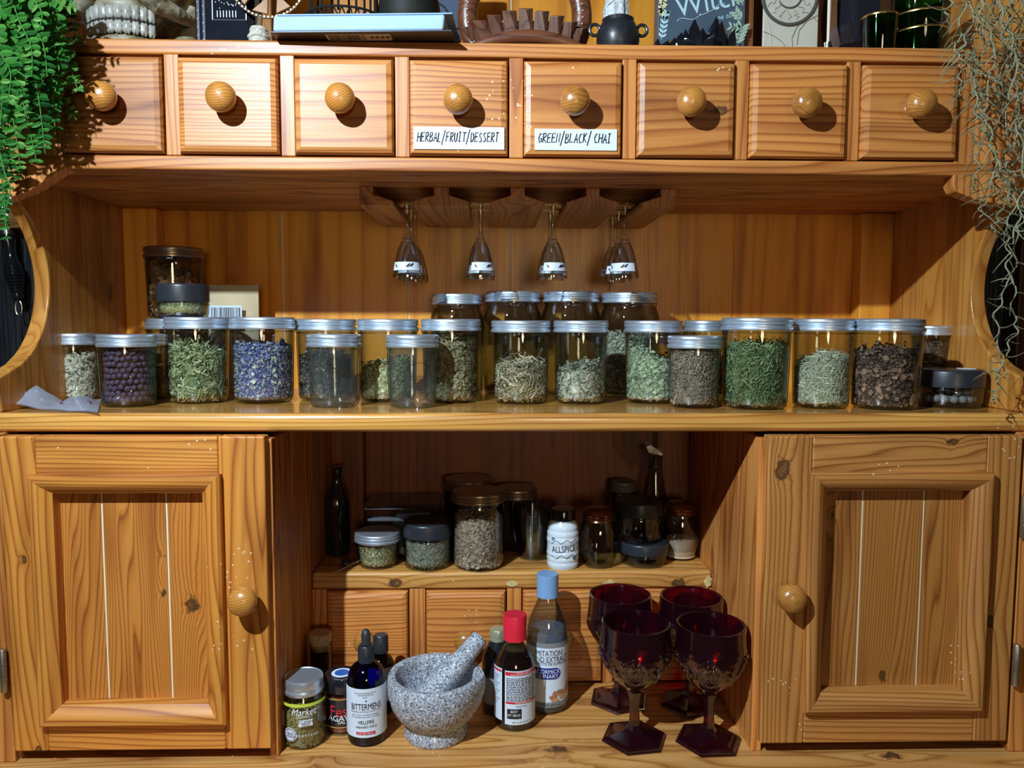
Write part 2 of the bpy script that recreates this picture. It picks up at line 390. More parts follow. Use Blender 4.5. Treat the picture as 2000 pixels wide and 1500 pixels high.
mb = MB(); mb.box(XR - .052, XR, 1.215, YB, ZC, .1765); obj('corner_stile', mb, BK, hutch, bevel=.003)
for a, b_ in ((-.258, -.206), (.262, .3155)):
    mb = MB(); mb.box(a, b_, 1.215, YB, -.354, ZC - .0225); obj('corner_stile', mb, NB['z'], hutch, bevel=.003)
# drawer box
mb = MB(); mb.box(XL, XR, YD, YB, .1765, .193); obj('drawer_box_floor', mb, W['x'], hutch, bevel=.003)
WT = wood('top_rail_pine', 'x', (.64, .27, .07), (.50, .165, .033), PD, specks=1.1)
mb = MB(); mb.box(XL, XR, YD, YB, .3065, .3235); obj('drawer_box_top', mb, WT, hutch, bevel=.003)
divx = [-.3697 + .132 * k for k in range(7)]; WV = .0082
WZ = wood('divider_pine', 'z', (.64, .27, .07), (.50, .165, .033), PD, specks=1.2)
for xx in divx:
    mb = MB(); mb.box(xx - WV, xx + WV, YD + .0003, 1.15, .193, .3065); obj('drawer_divider', mb, WZ, hutch, bevel=.001)
x0, x1 = -.4935, .546
for sgn, (xa, xb) in ((-1, (XL, x0)), (1, (x1, XR))):
    P = [(x0 if sgn < 0 else x1, .3065), (x0 if sgn < 0 else x1, .1765)]
    if sgn > 0: P += [(x1, .166), (x1 + .004, .158), (x1 + .03, .148), (XR, .139)]
    else: P += [(x0 - .01, .172), (x0 - .045, .150), (XL, .139)]
    P += [(XR if sgn > 0 else XL, .3065)]
    if sgn > 0: P = P[::-1]
    mb = MB(); mb.prism([(q[0], q[1]) for q in P], 'y', YD + .0005, YD + .022); obj('shaped_bracket', mb, W['z'], hutch, bevel=.0015)
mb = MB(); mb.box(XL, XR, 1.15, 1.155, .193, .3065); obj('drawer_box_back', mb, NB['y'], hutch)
KNOBP = [(.0085, 0), (.0090, -.002), (.0065, -.004), (.0062, -.007), (.0095, -.0085), (.0115, -.0105), (.0150, -.0135), (.0166, -.0185), (.0166, -.0225), (.0150, -.0275), (.0115, -.0310), (.0060, -.0333), (0, -.034)]
KN = wood('knob_pine', 'y', (.56, .255, .055), (.46, .18, .03), (.30, .10, .016), specks=0, ring=.0032, rough=.25, coat=.6, coatr=.18)
def knob(parent, x, z, Y, s=1.0, axis='y'):
    mb = MB(); mb.lathe([(r * s, d * s) for r, d in KNOBP], (x, Y, z), 40, ax='y'); return obj('knob', mb, KN, parent)
def front_block(mb, x0, x1, z0, z1, Yb, Yf, c, m=0):
    """drawer front with a chamfered rim"""
    lo = [(x0, Yb, z0), (x1, Yb, z0), (x1, Yb, z1), (x0, Yb, z1)]
    mid = [(a, Yf + .006, b) for a, _, b in lo]
    md2 = [(x0 + c * .25, Yf + .002, z0 + c * .25), (x1 - c * .25, Yf + .002, z0 + c * .25), (x1 - c * .25, Yf + .002, z1 - c * .25), (x0 + c * .25, Yf + .002, z1 - c * .25)]
    fr = [(x0 + c, Yf, z0 + c), (x1 - c, Yf, z0 + c), (x1 - c, Yf, z1 - c), (x0 + c, Yf, z1 - c)]
    f = []
    for k in range(3):
        for i in range(4): f.append((k * 4 + i, k * 4 + (i + 1) % 4, k * 4 + 4 + (i + 1) % 4, k * 4 + 4 + i))
    mb.add(lo + mid + md2 + fr, f + [(3, 2, 1, 0), (12, 13, 14, 15)], m)
# hand written capitals as pen strokes
GL_ = {'H': [[(0, 0), (.05, 1)], [(.55, 0), (.62, 1)], [(0, .48), (.62, .55)]], 'E': [[(.55, 1), (.02, .95), (0, 0), (.55, .06)], [(0, .5), (.45, .56)]],
 'R': [[(0, 0), (.04, 1)], [(-.05, .95), (.4, 1), (.5, .75), (.3, .55), (.04, .48), (.55, 0)]], 'B': [[(0, 0), (.04, 1), (.42, .95), (.42, .65), (.05, .52), (.5, .42), (.5, .08), (0, 0)]],
 'A': [[(0, 0), (.32, 1), (.58, 0)], [(.1, .36), (.56, .4)]], 'L': [[(.05, 1), (0, 0), (.5, .05)]], 'F': [[(.02, 0), (.04, .98), (.55, 1)], [(.03, .5), (.42, .54)]],
 'U': [[(0, 1), (.02, .2), (.22, 0), (.45, .2), (.5, 1)]], 'I': [[(.2, 0), (.22, 1)], [(.02, .98), (.42, 1)], [(0, 0), (.4, .02)]], 'T': [[(.25, 0), (.28, 1)], [(0, .97), (.6, 1)]],
 'D': [[(.03, 0), (.05, 1), (.4, .9), (.55, .5), (.4, .1), (0, 0)]], 'S': [[(.5, .9), (.25, 1), (.05, .8), (.15, .58), (.42, .42), (.45, .15), (.2, 0), (0, .1)]],
 'G': [[(.55, .9), (.25, 1), (.02, .5), (.2, .02), (.5, .12), (.55, .45), (.25, .45)]], 'N': [[(0, 0), (.04, 1), (.5, 0), (.55, 1)]], 'C': [[(.52, .9), (.25, 1), (.02, .5), (.2, .02), (.55, .1)]],
 'K': [[(.02, 0), (.04, 1)], [(.5, 1), (.05, .5), (.55, 0)]], '/': [[(0, -.3), (.45, 1.3)]], ' ': []}
def handwrite(mb, text, x, z, h, Y, wd):
    adv = 0; tot = sum(.74 if ch != ' ' else .35 for ch in text)
    k = wd / tot; r2 = random.Random(3)
    for ch in text:
        j = r2.uniform(-.05, .05)
        for st in GL_[ch]:
            q = [(x + k * (adv + a * .95) + h * .10 * b, Y, z + h * (b + j) + adv * k * .0) for a, b in st]
            mb.tube(q, .0006, 5)
        adv += .74 if ch != ' ' else .35
edges = [x0] + divx + [x1]
DRK = {5: [kl(1405, 216, .907, .006)], 3: []}
for i in range(8):
    a = edges[i] + (WV if i else 0) + .0008; b_ = edges[i + 1] - (WV if i < 7 else 0) - .0016
    kn = DRK.get(i, [])
    wm = wood('drawer_pine_%s' % 'abcdefgh'[i], 'x', tuple(c * (.86 + .05 * ((i * 3) % 5 - 2)) for c in PL), tuple(c * (.84 + .05 * ((i * 3) % 5 - 2)) for c in PM), PD,
              specks=[.2, .7, .4, 1.0, 1.2, 1.4, .9, .8][i], ring=[.007, .0055, .02, .006, .014, .012, .010, .007][i], warp=[1, .5, 1.4, .9, 1.3, 1.2, .9, 1.1][i], knots=kn, rough=.42)
    mb = MB(); front_block(mb, a, b_, .1945, .3020, 1.13, .907, .0075)
    d = obj('drawer', mb, wm, hutch, smooth=False); d.name = 'drawer'
    xm = (a + b_) / 2; knob(d, xm, .2510, .907)
    if i in (3, 4):
        u0, v0 = onY((808, 1044)[i - 3], (291, 293)[i - 3], .9068); u1, v1 = onY((985, 1205)[i - 3], (249, 253)[i - 3], .9068)
        mb = MB(); mb.box(u0, u1, .9063, .9069, v0, v1); t = obj('paper_label', mb, WHITE, d, smooth=False)
        t['label'] = 'white paper tape lettered by hand'
        mb = MB(); handwrite(mb, ('HERBAL/FRUIT/DESSERT', 'GREEN/BLACK/ CHAI')[i - 3], u0 + .004, v0 + .0085, .0105, .9060, (u1 - u0) - .010)
        obj('handwriting', mb, INK, d)
# the two doors
def door(nm, X0, X1, Z0, Z1, mo, grooves, knobpx, hinges, hx, wz, wx, wp):
    """X0..X1, Z0..Z1 outer size; mo = outer rectangle of the raised moulding"""
    a, b_, c, d = mo; Y1 = YF; Y0 = YF - .019; mw = .0225
    mb = MB()
    for (p, q, z0, z1, m) in ((X0, a + .004, Z0, Z1, 0), (b_ - .004, X1, Z0, Z1, 0), (a + .004, b_ - .004, d - .004, Z1, 1), (a + .004, b_ - .004, Z0, c + .004, 1)):
        mb.box(p, q, Y0, Y1, z0, z1, m)
    D = obj('door', mb, [wz, wx], hutch, bevel=.0022)
    mb = MB()   # mitred moulding swept round the opening
    prof = [(0, Y0 + .001), (0, Y0 - .009), (.003, Y0 - .0125), (.008, Y0 - .0130), (.014, Y0 - .0095), (.019, Y0 - .0040), (mw, Y0 - .001), (mw, Y0 + .018)]
    for k in range(4):
        v = []
        for (o_, y) in prof:
            R4 = [(a + o_, c + o_), (b_ - o_, c + o_), (b_ - o_, d - o_), (a + o_, d - o_)]
            for t in (R4[k], R4[(k + 1) % 4]): v.append((t[0], y, t[1]))
        mb.add(v, [(2 * i, 2 * i + 1, 2 * i + 3, 2 * i + 2) for i in range(len(prof) - 1)], 1 if k in (0, 2) else 0)
    obj('moulding', mb, [wz, wx], D)
    mb = MB(); xs = [a + mw - .004] + grooves + [b_ - mw + .004]
    for i in range(len(xs) - 1):
        mb.box(xs[i] + (.0011 if i else 0), xs[i + 1] - (.0011 if i < len(xs) - 2 else 0), Y0 + .0145, Y1 - .0005, c + mw - .004, d - mw + .004)
    for g in grooves: mb.box(g - .0012, g + .0012, Y0 + .0152, Y1 - .001, c + mw - .004, d - mw + .004, 1)
    obj('panel', mb, [wp, PALE], D, bevel=.0005)
    kx, kz = onY(*knobpx, Y0 - .02); knob(D, kx, kz, Y0, 1.0)
    for hz in hinges:
        mb = MB(); mb.lathe([(.0032, 0), (.0038, .001), (.0038, .0505), (.0032, .0515)], (hx, Y0 - .0025, hz), 14)
        mb.box(hx - .004 if hx < 0 else hx - .001, hx + .001 if hx < 0 else hx + .004, Y0 - .0012, Y0, hz + .002, hz + .05)
        for t in (.015, .033): mb.lathe([(.0041, 0), (.0041, .0015)], (hx, Y0 - .0025, hz + t), 14)
        obj('hinge', mb, STEEL, D)
    return D
YFd = YF - .019
def ox(x, y): return onY(x, y, YFd)[0]
def oz(x, y): return onY(x, y, YFd)[1]
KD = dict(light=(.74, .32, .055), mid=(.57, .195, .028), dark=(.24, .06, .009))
lz = wood('left_door_upright', 'z', KD['light'], KD['mid'], KD['dark'], ring=.0075, specks=.5, warp=1.1, knots=[kl(75, 1465, YFd, .004), kl(47, 1093, YFd, .003)])
lx = wood('left_door_crosswise', 'x', KD['light'], KD['mid'], KD['dark'], ring=.006, specks=.5)
lp = wood('left_door_panel', 'z', (.64, .25, .045), (.50, .165, .024), (.19, .048, .008), ring=.0042, specks=.5, warp=1.6, knots=[kl(374, 1182, .893, .0085), kl(318, 1160, .893, .004), kl(320, 1085, .893, .0035)])
zt, zb = -.1300, oz(530, 1463)
door('door', ox(14, 1200), ox(524, 1200), zb, zt, (ox(66, 1000), ox(438, 1100), oz(250, 1411), oz(250, 925)), [onY(195, 960, .893)[0], onY(322, 960, .893)[0]],
     (474, 1174), [oz(8, 1350)], ox(9, 1300), lz, lx, lp)
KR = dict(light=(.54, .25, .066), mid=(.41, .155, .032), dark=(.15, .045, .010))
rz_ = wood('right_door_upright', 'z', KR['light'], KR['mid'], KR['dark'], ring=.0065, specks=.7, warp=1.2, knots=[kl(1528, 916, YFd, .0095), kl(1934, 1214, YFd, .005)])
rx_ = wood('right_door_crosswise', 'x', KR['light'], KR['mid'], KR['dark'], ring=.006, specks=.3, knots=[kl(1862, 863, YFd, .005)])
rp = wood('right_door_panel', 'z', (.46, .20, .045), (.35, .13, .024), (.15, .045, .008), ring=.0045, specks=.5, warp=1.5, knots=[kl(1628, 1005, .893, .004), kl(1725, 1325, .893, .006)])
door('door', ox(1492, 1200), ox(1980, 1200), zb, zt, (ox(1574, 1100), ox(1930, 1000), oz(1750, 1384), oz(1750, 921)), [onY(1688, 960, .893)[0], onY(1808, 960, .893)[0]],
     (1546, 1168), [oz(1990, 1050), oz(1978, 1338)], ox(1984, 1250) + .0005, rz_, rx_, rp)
mb = MB(); mb.box(-.64, ox(11, 1200), .885, .925, ZD, ZC - .0225); obj('frame_stile', mb, W['z'], hutch, bevel=.002)
mb = MB(); mb.box(ox(1984, 1200) + .002, .672, .885, .925, ZD, ZC - .0225); obj('frame_stile', mb, W['z'], hutch, bevel=.002)
# niche between the doors
mb = MB(); mb.box(-.2685, -.258, .893, YB, ZD, -.135); obj('niche_side', mb, W['z'], hutch, bevel=.001)
mb = MB(); mb.box(.3155, .3275, .893, YB, ZD, -.135); obj('niche_side', mb, W['z'], hutch, bevel=.001)
WN = wood('niche_shelf_pine', 'x', (.72, .38, .10), (.60, .26, .05), (.28, .09, .02), specks=.7, knots=[kl(775, 1139, YU, .007), kl(1325, 1137, YU, .007)])
mb = MB(); mb.box(-.258, .3155, YU, YB, -.379, -.354); obj('niche_shelf', mb, WN, hutch, bevel=.005)
lo = [(640, 798), (832, 988), (1020, 1176), (1200, 1367)]
xs = [-.258]
for a, b_ in lo: xs += [onY(a, 1240, YU)[0] - .001, onY(b_, 1240, YU)[0] + .001]
xs += [.3155]
LFW = wood('lower_frame_pine', 'z', PL, PM, PD, specks=1.3)
for i in range(0, len(xs), 2):
    mb = MB(); mb.box(xs[i], xs[i + 1], YU + .003, YU + .02, ZD, -.379); obj('lower_drawer_divider', mb, LFW, hutch, bevel=.001)
for x, y, wd, hg in ((1000, 1139, .016, .010), (1190, 1140, .016, .012), (1383, 1136, .012, .018)):
    cx, cz = onY(x, y, YU); n = 14; r3 = random.Random(x); mb = MB()
    ps = [(cx + wd * .5 * cos(2 * pi * i / n) * r3.uniform(.7, 1.15), YU - .0006, cz + hg * .5 * sin(2 * pi * i / n) * r3.uniform(.7, 1.1)) for i in range(n)]
    mb.add(ps + [(q[0], YU + .002, q[2]) for q in ps], [tuple(range(n))] + [(i, n + i, n + (i + 1) % n, (i + 1) % n) for i in range(n)])
    obj('filler_patch', mb, FILL, hutch, smooth=False)
for i in range(4):
    a, b_ = xs[1 + 2 * i] + .0016, xs[2 + 2 * i] - .0016
    mb = MB(); front_block(mb, a, b_, ZD + .005, -.3805, 1.20, YU - .007, .008)
    d = obj('lower_drawer', mb, wood('lower_drawer_pine_%s' % 'abcd'[i], 'x', PL, PM, PD, specks=[.8, 1.3, .6, .9][i], ring=[.006, .0055, .006, .008][i]), hutch, smooth=False)
    knob(d, (a + b_) / 2, onY(715, 1240, YU)[1], YU - .007, .95)
# stemware rack under the drawer box
rack = thing('stemware_rack', 'dark wooden stemware rack of five bars under the drawer box', 'rack', (.03, 1.12, .1765))
ZR = T(1000, 403)[1] * 1.015
bars = [(702, 768), (808, 916), (958, 1064), (1106, 1210), (1252, 1320)]
for i, (a, b_) in enumerate(bars):
    a, b_ = onY(a, 402, 1.015)[0], onY(b_, 402, 1.015)[0]; n_ = .026
    la = a + (n_ if i > 0 else 0); lb = b_ - (n_ if i < 4 else 0)
    P = [(a, ZR), (b_, ZR), (b_, ZR + .006), (lb, ZR + .014), (lb, .1765), (la, .1765), (la, ZR + .014), (a, ZR + .006)]
    mb = MB(); mb.prism(P[::-1], 'y', 1.015, 1.235); obj('bar', mb, RK, rack, bevel=.001)
# ================================================================== jars and what is in them
def rand_basis(nrm, tilt):
    n = len(nrm); ref = np.tile([0, 0, 1.0], (n, 1)); flat = np.abs(nrm[:, 2]) > .9; ref[flat] = [1, 0, 0]
    t1 = np.cross(nrm, ref); t1 /= np.linalg.norm(t1, axis=1)[:, None]; t2 = np.cross(nrm, t1)
    ph = rng.uniform(0, 2 * pi, n)[:, None]
    a = t1 * np.cos(ph) + t2 * np.sin(ph) + nrm * rng.normal(0, tilt, (n, 1)); a /= np.linalg.norm(a, axis=1)[:, None]
    b = np.cross(nrm, a); b /= np.linalg.norm(b, axis=1)[:, None]; c = np.cross(a, b)
    return a, b, c
UNIT = {
 'seed': (np.array([(-1, 0, 0), (1, 0, 0), (.1, .42, .3), (.1, -.42, .3), (.1, -.42, -.3), (.1, .42, -.3)]), [(0, 3, 2), (0, 2, 5), (0, 5, 4), (0, 4, 3), (1, 2, 3), (1, 5, 2), (1, 4, 5), (1, 3, 4)]),
 'flake': (np.array([(-1, -.3, 0), (-.2, -.8, .35), (1, -.2, .1), (.7, .6, .4), (-.4, .8, -.1)]), [(0, 1, 4), (1, 3, 4), (1, 2, 3)]),
 'needle': (np.array([(-1, .10, -.05), (-1, -.10, -.05), (-1, 0, .12), (1, .06, .1), (1, -.06, .1), (1, 0, .2), (0, .12, -.14), (0, -.12, -.14), (0, 0, .05)]),
            [(0, 6, 7, 1), (1, 7, 8, 2), (2, 8, 6, 0), (6, 3, 4, 7), (7, 4, 5, 8), (8, 5, 3, 6)]),
 'twig': (np.array([(-1, .16, 0), (-1, -.16, 0), (-1, 0, .2), (1, .1, .3), (1, -.1, .3), (1, 0, .45)]), [(0, 3, 4, 1), (1, 4, 5, 2), (2, 5, 3, 0), (0, 1, 2), (3, 5, 4)]),
 'chunk': (np.array([(-1, -.6, -.4), (.8, -.9, -.3), (1, .7, -.5), (-.7, .8, -.4), (-.5, -.5, .6), (.6, -.4, .8), (.5, .6, .5), (-.6, .4, .7)]),
           [(0, 3, 2, 1), (4, 5, 6, 7), (0, 1, 5, 4), (1, 2, 6, 5), (2, 3, 7, 6), (3, 0, 4, 7)]),
}
def contents(parent, R, z0, H, shape, size, n, mat, tiltx=0.0, tilty=0.0, mound=0.0, rf=None, rough=.0025, sv=.35, stuffname='contents', core=None):
    """a heap of loose bits: a packed core with separate bits all over it. R inner radius, H fill height"""
    base = wpos(parent)
    hf = lambda x, y: H + tiltx * x / R + tilty * y / R + mound * (1 - (x * x + y * y) / R / R)
    rf = rf or (lambda z: R)
    # shell bits
    ns = int(n * .74); th = rng.uniform(0, 2 * pi, ns); zz = z0 + rng.uniform(0, 1, ns) * (hf(R * np.cos(th), R * np.sin(th)) - z0)
    rr = np.array([rf(z) for z in zz]) - size * (.25 + rng.uniform(0, .55, ns))
    P1 = np.stack([rr * np.cos(th), rr * np.sin(th), zz], 1); N1 = np.stack([np.cos(th), np.sin(th), np.zeros(ns)], 1)
    nt_ = n - ns; r = np.sqrt(rng.uniform(0, 1, nt_)) * (R - size * .8); th = rng.uniform(0, 2 * pi, nt_); x, y = r * np.cos(th), r * np.sin(th)
    P2 = np.stack([x, y, hf(x, y) + rng.normal(0, rough, nt_)], 1); N2 = np.tile([0, 0, 1.0], (nt_, 1))
    P = np.vstack([P1, P2]); NN = np.vstack([N1, N2])
    a, b_, c = rand_basis(NN, .28 if shape != 'flake' else .5)
    a[ns:, 2] += rng.normal(0, .35, nt_)
    s = size * np.exp(rng.normal(0, sv, n))
    U, F = UNIT[shape]
    wd = 1.0 if shape != 'seed' else .9
    V = P[:, None, :] + s[:, None, None] * (U[None, :, 0:1] * a[:, None, :] + U[None, :, 1:2] * b_[:, None, :] * wd + U[None, :, 2:3] * c[:, None, :])
    # keep inside the glass
    rad = np.sqrt(V[:, :, 0] ** 2 + V[:, :, 1] ** 2); lim = R - .0003; k = np.minimum(1, lim / np.maximum(rad, 1e-6)); V[:, :, 0] *= k; V[:, :, 1] *= k
    V[:, :, 2] = np.maximum(V[:, :, 2], z0 * .5)
    mb = MB(); mb.v = V.reshape(-1, 3).tolist(); mb.n = len(mb.v); ku = len(U)
    Fa = [[tuple(q + i * ku for q in f) for f in F] for i in range(n)]
    mb.f = [f for g in Fa for f in g]; mb.m = [0] * len(mb.f)
    rnd = np.repeat(rng.uniform(0, 1, n), ku).tolist()
    # core
    seg = 28; prof = 6; cv = []; cf = []
    for i in range(prof):
        for j in range(seg):
            th = 2 * pi * j / seg; t = i / (prof - 1); q = (rf(z0 + .01) - size * .7)
            xx, yy = q * cos(th), q * sin(th); cv.append((xx, yy, z0 + (hf(xx, yy) - z0 - size * .4) * t))
    for i in range(prof - 1):
        for j in range(seg): cf.append((i * seg + j, i * seg + (j + 1) % seg, (i + 1) * seg + (j + 1) % seg, (i + 1) * seg + j))
    for t in (.66, .33):
        for j in range(seg):
            th = 2 * pi * j / seg; q = (rf(z0 + .01) - size * .7) * t; xx, yy = q * cos(th), q * sin(th); cv.append((xx, yy, hf(xx, yy) - size * .4))
    for i in range(prof - 1, prof + 1):
        for j in range(seg): cf.append((i * seg + j, i * seg + (j + 1) % seg, (i + 1) * seg + (j + 1) % seg, (i + 1) * seg + j))
    cf.append(tuple((prof + 1) * seg + j for j in range(seg)))
    mb.add(cv, cf, 0); rnd += [core if core is not None else .12] * len(cv)
    o = obj(stuffname, mb, mat, parent, smooth=False, world=False, attr=rnd); o['kind'] = 'stuff'
    return o
def lid_mesh(r, h, cz, knurl=True, style='band', seg=120):
    mb = MB()
    if style == 'band':
        prof = [(.985, 0), (1.0, .03), (1.005, .16), (1.0, .24), (.955, .30), (.955, .42), (1.0, .50), (1.0, .56), (.965, .60), (.975, .64), (.985, .66), (.985, .90), (.965, .97), (.94, 1.0), (.90, 1.0)]
        kn = lambda th, i, z: 1.0 - (.012 if (int(round(th / (2 * pi) * seg)) % 2) and i in (10, 11, 12) else 0)
        mb.lathe([(r * a, cz + h * b_) for a, b_ in prof], seg=seg, rf=kn if knurl else None)
    elif style == 'flat':   # one piece lid with a rounded top edge
        prof = [(.97, 0), (1, .04), (1, .86), (.985, .95), (.95, 1.0), (.90, 1.0), (0, .99)]
        mb.lathe([(r * a, cz + h * b_) for a, b_ in prof], seg=72)
    return mb
def jar_body(R, Rb, hb, neck, lidr, corner, sh=0.010, t=.0022, seg=64):
    """R upper body radius, Rb lower body radius, hb height to the lid, closed glass wall with inside surface"""
    pr = [(0, .003), (Rb * .55, .003), (Rb * .72, .0), (Rb - corner * .55, .0), (Rb - corner * .16, corner * .35), (Rb, corner)]
    for k in range(1, 5): pr.append((Rb + (R - Rb) * k / 4, corner + (hb - sh - corner) * k / 4))
    pr += [(R * .5 + neck * .5, hb - sh * .55), (neck, hb - sh * .25), (neck, hb - .004), (neck * 1.03, hb - .002), (neck * 1.03, hb), (neck, hb + .002), (neck, hb + .010)]
    inn = [(max(q - t, 0), z + (t if z < .01 else 0)) for q, z in pr[3:-5]][::-1] + [(0, .005)]
    return pr, [(neck - t, hb + .010), (neck - t, hb - .001)] + inn
NJ = {}
def jar(box, zb, label, cat='jar', name='mason_jar', Y=None, lid='band', lidh=None, lidm=None, bodyw=.955, baseww=.90, corner=.22, sh=.010, glassm=None, fill=None, group=None, knurl=True, neckk=None, seg=64, yshift=0):
    x0, x1, yt, yb = box
    cx, cy, r, h = fit(x0, x1, yt, yb, zb, Y); cy += yshift
    root = thing(name, label, cat, (cx, cy, zb), group)
    lh = lidh or .0155
    hb = h - lh; R = r * bodyw; Rb = R * baseww / .955; Rb = r * baseww
    nk = r * (neckk or .95)
    pr, inn = jar_body(R, Rb, hb, min(nk, r * .95), r, Rb * corner, sh, seg=seg)
    mb = MB(); mb.lathe(pr + inn, seg=seg)
    obj('glass_body', mb, glassm or GL, root, world=False)
    L_ = obj('lid', lid_mesh(r, lh, hb, knurl, lid), lidm or ZINC, root, world=False)
    if lid == 'band':
        mb = MB(); mb.lathe([(r * .955, hb + lh - .0012), (r * .94, hb + lh - .0006), (r * .80, hb + lh - .0006), (r * .78, hb + lh - .0012), (0, hb + lh - .0012)], seg=60)
        obj('disc', mb, ZDISC if (lidm is None) else lidm, L_, world=False)
    if fill:
        rin = min(R, Rb) - .0030; k = dict(fill); zf = k.pop('z')
        if zf > 5: zf = T((x0 + x1) / 2, zf)[1] * (cy - r) - zb   # pixel row of the fill line on the near glass
        rfun = lambda z: (Rb + (R - Rb) * max(0, min(1, z / hb))) - .0030
        contents(root, R - .0028, .0055, zf, rf=rfun, **k)
    return root, (cx, cy, r, h, hb, R, Rb)
def emblem(root, g, w=.62, h=.5, vc=.45, m=None, ang=0.0):
    """oval ring moulded in the glass"""
    cx, cy, r, H, hb, R, Rb = g; c = (0, 0, 0); pts = []
    for i in range(49):
        a = 2 * pi * i / 48; z = hb * vc + hb * h * .5 * sin(a); rr = Rb + (R - Rb) * z / hb; th = ang + w * cos(a)
        pts.append(((rr + .0002) * sin(th), -(rr + .0002) * cos(th), z))
    mb = MB(); mb.tube(pts, .0007, 6); o = obj('moulded_oval', mb, m or GL, root, world=False); return o
HERB = dict(
 sun=bitmat('sunflower_seed', [(.10, .08, .06), (.62, .60, .54), (.80, .78, .70), (.50, .46, .38)]),
 rose=bitmat('rosemary_leaf', [(.10, .15, .07), (.30, .38, .22), (.45, .53, .33), (.55, .60, .42)], dust=(.40, .22, .06)),
 lav=bitmat('lavender_bud', [(.06, .07, .16), (.12, .15, .42), (.24, .28, .55), (.50, .55, .60), (.55, .56, .45)], dust=(.25, .12, .05)),
 dark=bitmat('dark_leaf', [(.04, .035, .03), (.10, .09, .09), (.20, .17, .18), (.34, .32, .30)], dust=(.45, .25, .08)),
 pale=bitmat('pale_herb', [(.16, .17, .08), (.42, .42, .24), (.60, .60, .38), (.30, .30, .15)], dust=(.40, .26, .08)),
 olive=bitmat('olive_herb', [(.08, .07, .04), (.26, .25, .15), (.42, .40, .26), (.20, .16, .09)], dust=(.30, .18, .06)),
 twig=bitmat('twig_bits', [(.10, .08, .05), (.50, .45, .33), (.70, .66, .52), (.30, .26, .17)], dust=(.38, .24, .08)),
 grey=bitmat('grey_herb', [(.12, .13, .11), (.40, .43, .37), (.58, .60, .52), (.30, .31, .25)], dust=(.35, .22, .08)),
 mint=bitmat('mint_leaf', [(.14, .19, .13), (.36, .46, .34), (.50, .60, .46), (.26, .34, .24)], dust=(.42, .28, .16)),
 brown=bitmat('brown_herb', [(.10, .085, .07), (.36, .31, .26), (.56, .50, .43), (.26, .21, .17)]),
 green=bitmat('green_herb', [(.05, .09, .04), (.16, .26, .12), (.30, .42, .22), (.36, .36, .22)], dust=(.30, .18, .08)),
 white=bitmat('white_herb', [(.24, .26, .20), (.60, .63, .54), (.75, .78, .68), (.46, .48, .38)], dust=(.42, .28, .12)),
 star=bitmat('clove_bits', [(.03, .018, .012), (.12, .075, .055), (.20, .13, .10), (.36, .22, .15)]),
 fawn=bitmat('fawn_bark', [(.15, .11, .08), (.42, .34, .27), (.58, .49, .41), (.30, .22, .16)]),
 rust=bitmat('rust_flakes', [(.08, .03, .01), (.26, .13, .05), (.42, .26, .13), (.20, .08, .02)]),
 chili=bitmat('chili_salt', [(.35, .06, .02), (.55, .12, .04), (.75, .30, .15), (.45, .08, .02)]),
 cumin=bitmat('cumin_seed', [(.18, .15, .05), (.42, .38, .14), (.60, .56, .25), (.30, .24, .10)]),
 salt=bitmat('pale_grains', [(.35, .27, .20), (.55, .45, .36), (.66, .56, .46)]),
)
Z0 = ZC
ROW = 'mason jars lined up on the counter shelf'
def J(box, label, fill=None, **k):
    if fill: fill = dict(zip(('z', 'shape', 'size', 'n', 'mat'), fill[:5]), **(fill[5] if len(fill) > 5 else {}))
    return jar(box, k.pop('zb', Z0), label, fill=fill, group=k.pop('group', ROW), **k)
H_ = HERB
J((103, 196, 650, 783), 'half-pint jar of striped sunflower seeds, leftmost jar on the counter shelf', (700, 'seed', .0036, 2300, H_['sun'], dict(tiltx=.004, sv=.15)))
B2 = J((195, 305, 652, 797), 'half-pint jar filled with dark purple berries near the left end of the shelf')
J((250, 328, 652, 778), 'half-pint jar of brown flakes half hidden behind the berry jar', (720, 'flake', .0022, 900, H_['olive']), Y=1.075)
J((325, 449, 619, 790), 'wide jar of grey-green rosemary needles, below the small black-lidded jar', (692, 'needle', .0085, 2200, H_['rose'], dict(tiltx=-.004, rough=.005, mound=.004)))
J((451, 577, 619, 790), 'wide jar of blue-violet lavender buds between rosemary and an empty jar', (682, 'chunk', .0011, 5200, H_['lav'], dict(mound=.003, sv=.4, rough=.003)))
J((578, 697, 623, 785), 'wide jar with dark crumbled leaves standing behind the left empty jar', (706, 'flake', .0020, 2600, H_['dark'], dict(mound=.012, rough=.004)))
e1 = J((600, 706, 652, 798), 'left of the two small empty jars at the front edge of the shelf', glassm=GLD)
J((698, 818, 623, 787), 'wide jar of pale yellow-green herb between the two small empty jars', (712, 'flake', .0020, 2800, H_['pale'], dict(tiltx=.006, rough=.004)))
e2 = J((754, 857, 653, 799), 'right of the two small empty jars, moulded oval with grapes on its front', glassm=GLD)
J((822, 940, 623, 789), 'wide jar of olive-brown leaf flakes right of the second small empty jar', (668, 'flake', .0027, 2800, H_['olive'], dict(mound=.004, rough=.004)))
j10 = J((959, 1075, 626, 791), 'wide jar one third full of pale twiggy bits, below the second hanging glass slot', (722, 'twig', .0048, 1700, H_['twig'], dict(mound=.006, rough=.004)))
j11 = J((1080, 1188, 626, 791), 'wide jar one third full of grey-green crushed leaves, left of the mint jar', (726, 'flake', .0026, 1900, H_['grey'], dict(mound=.008, tiltx=.004, rough=.004)))
j14 = J((1218, 1332, 626, 790), 'wide jar of pale mint-green leaf crumbs with a sloping top', (706, 'chunk', .0017, 3600, H_['mint'], dict(tiltx=-.017, rough=.004)))
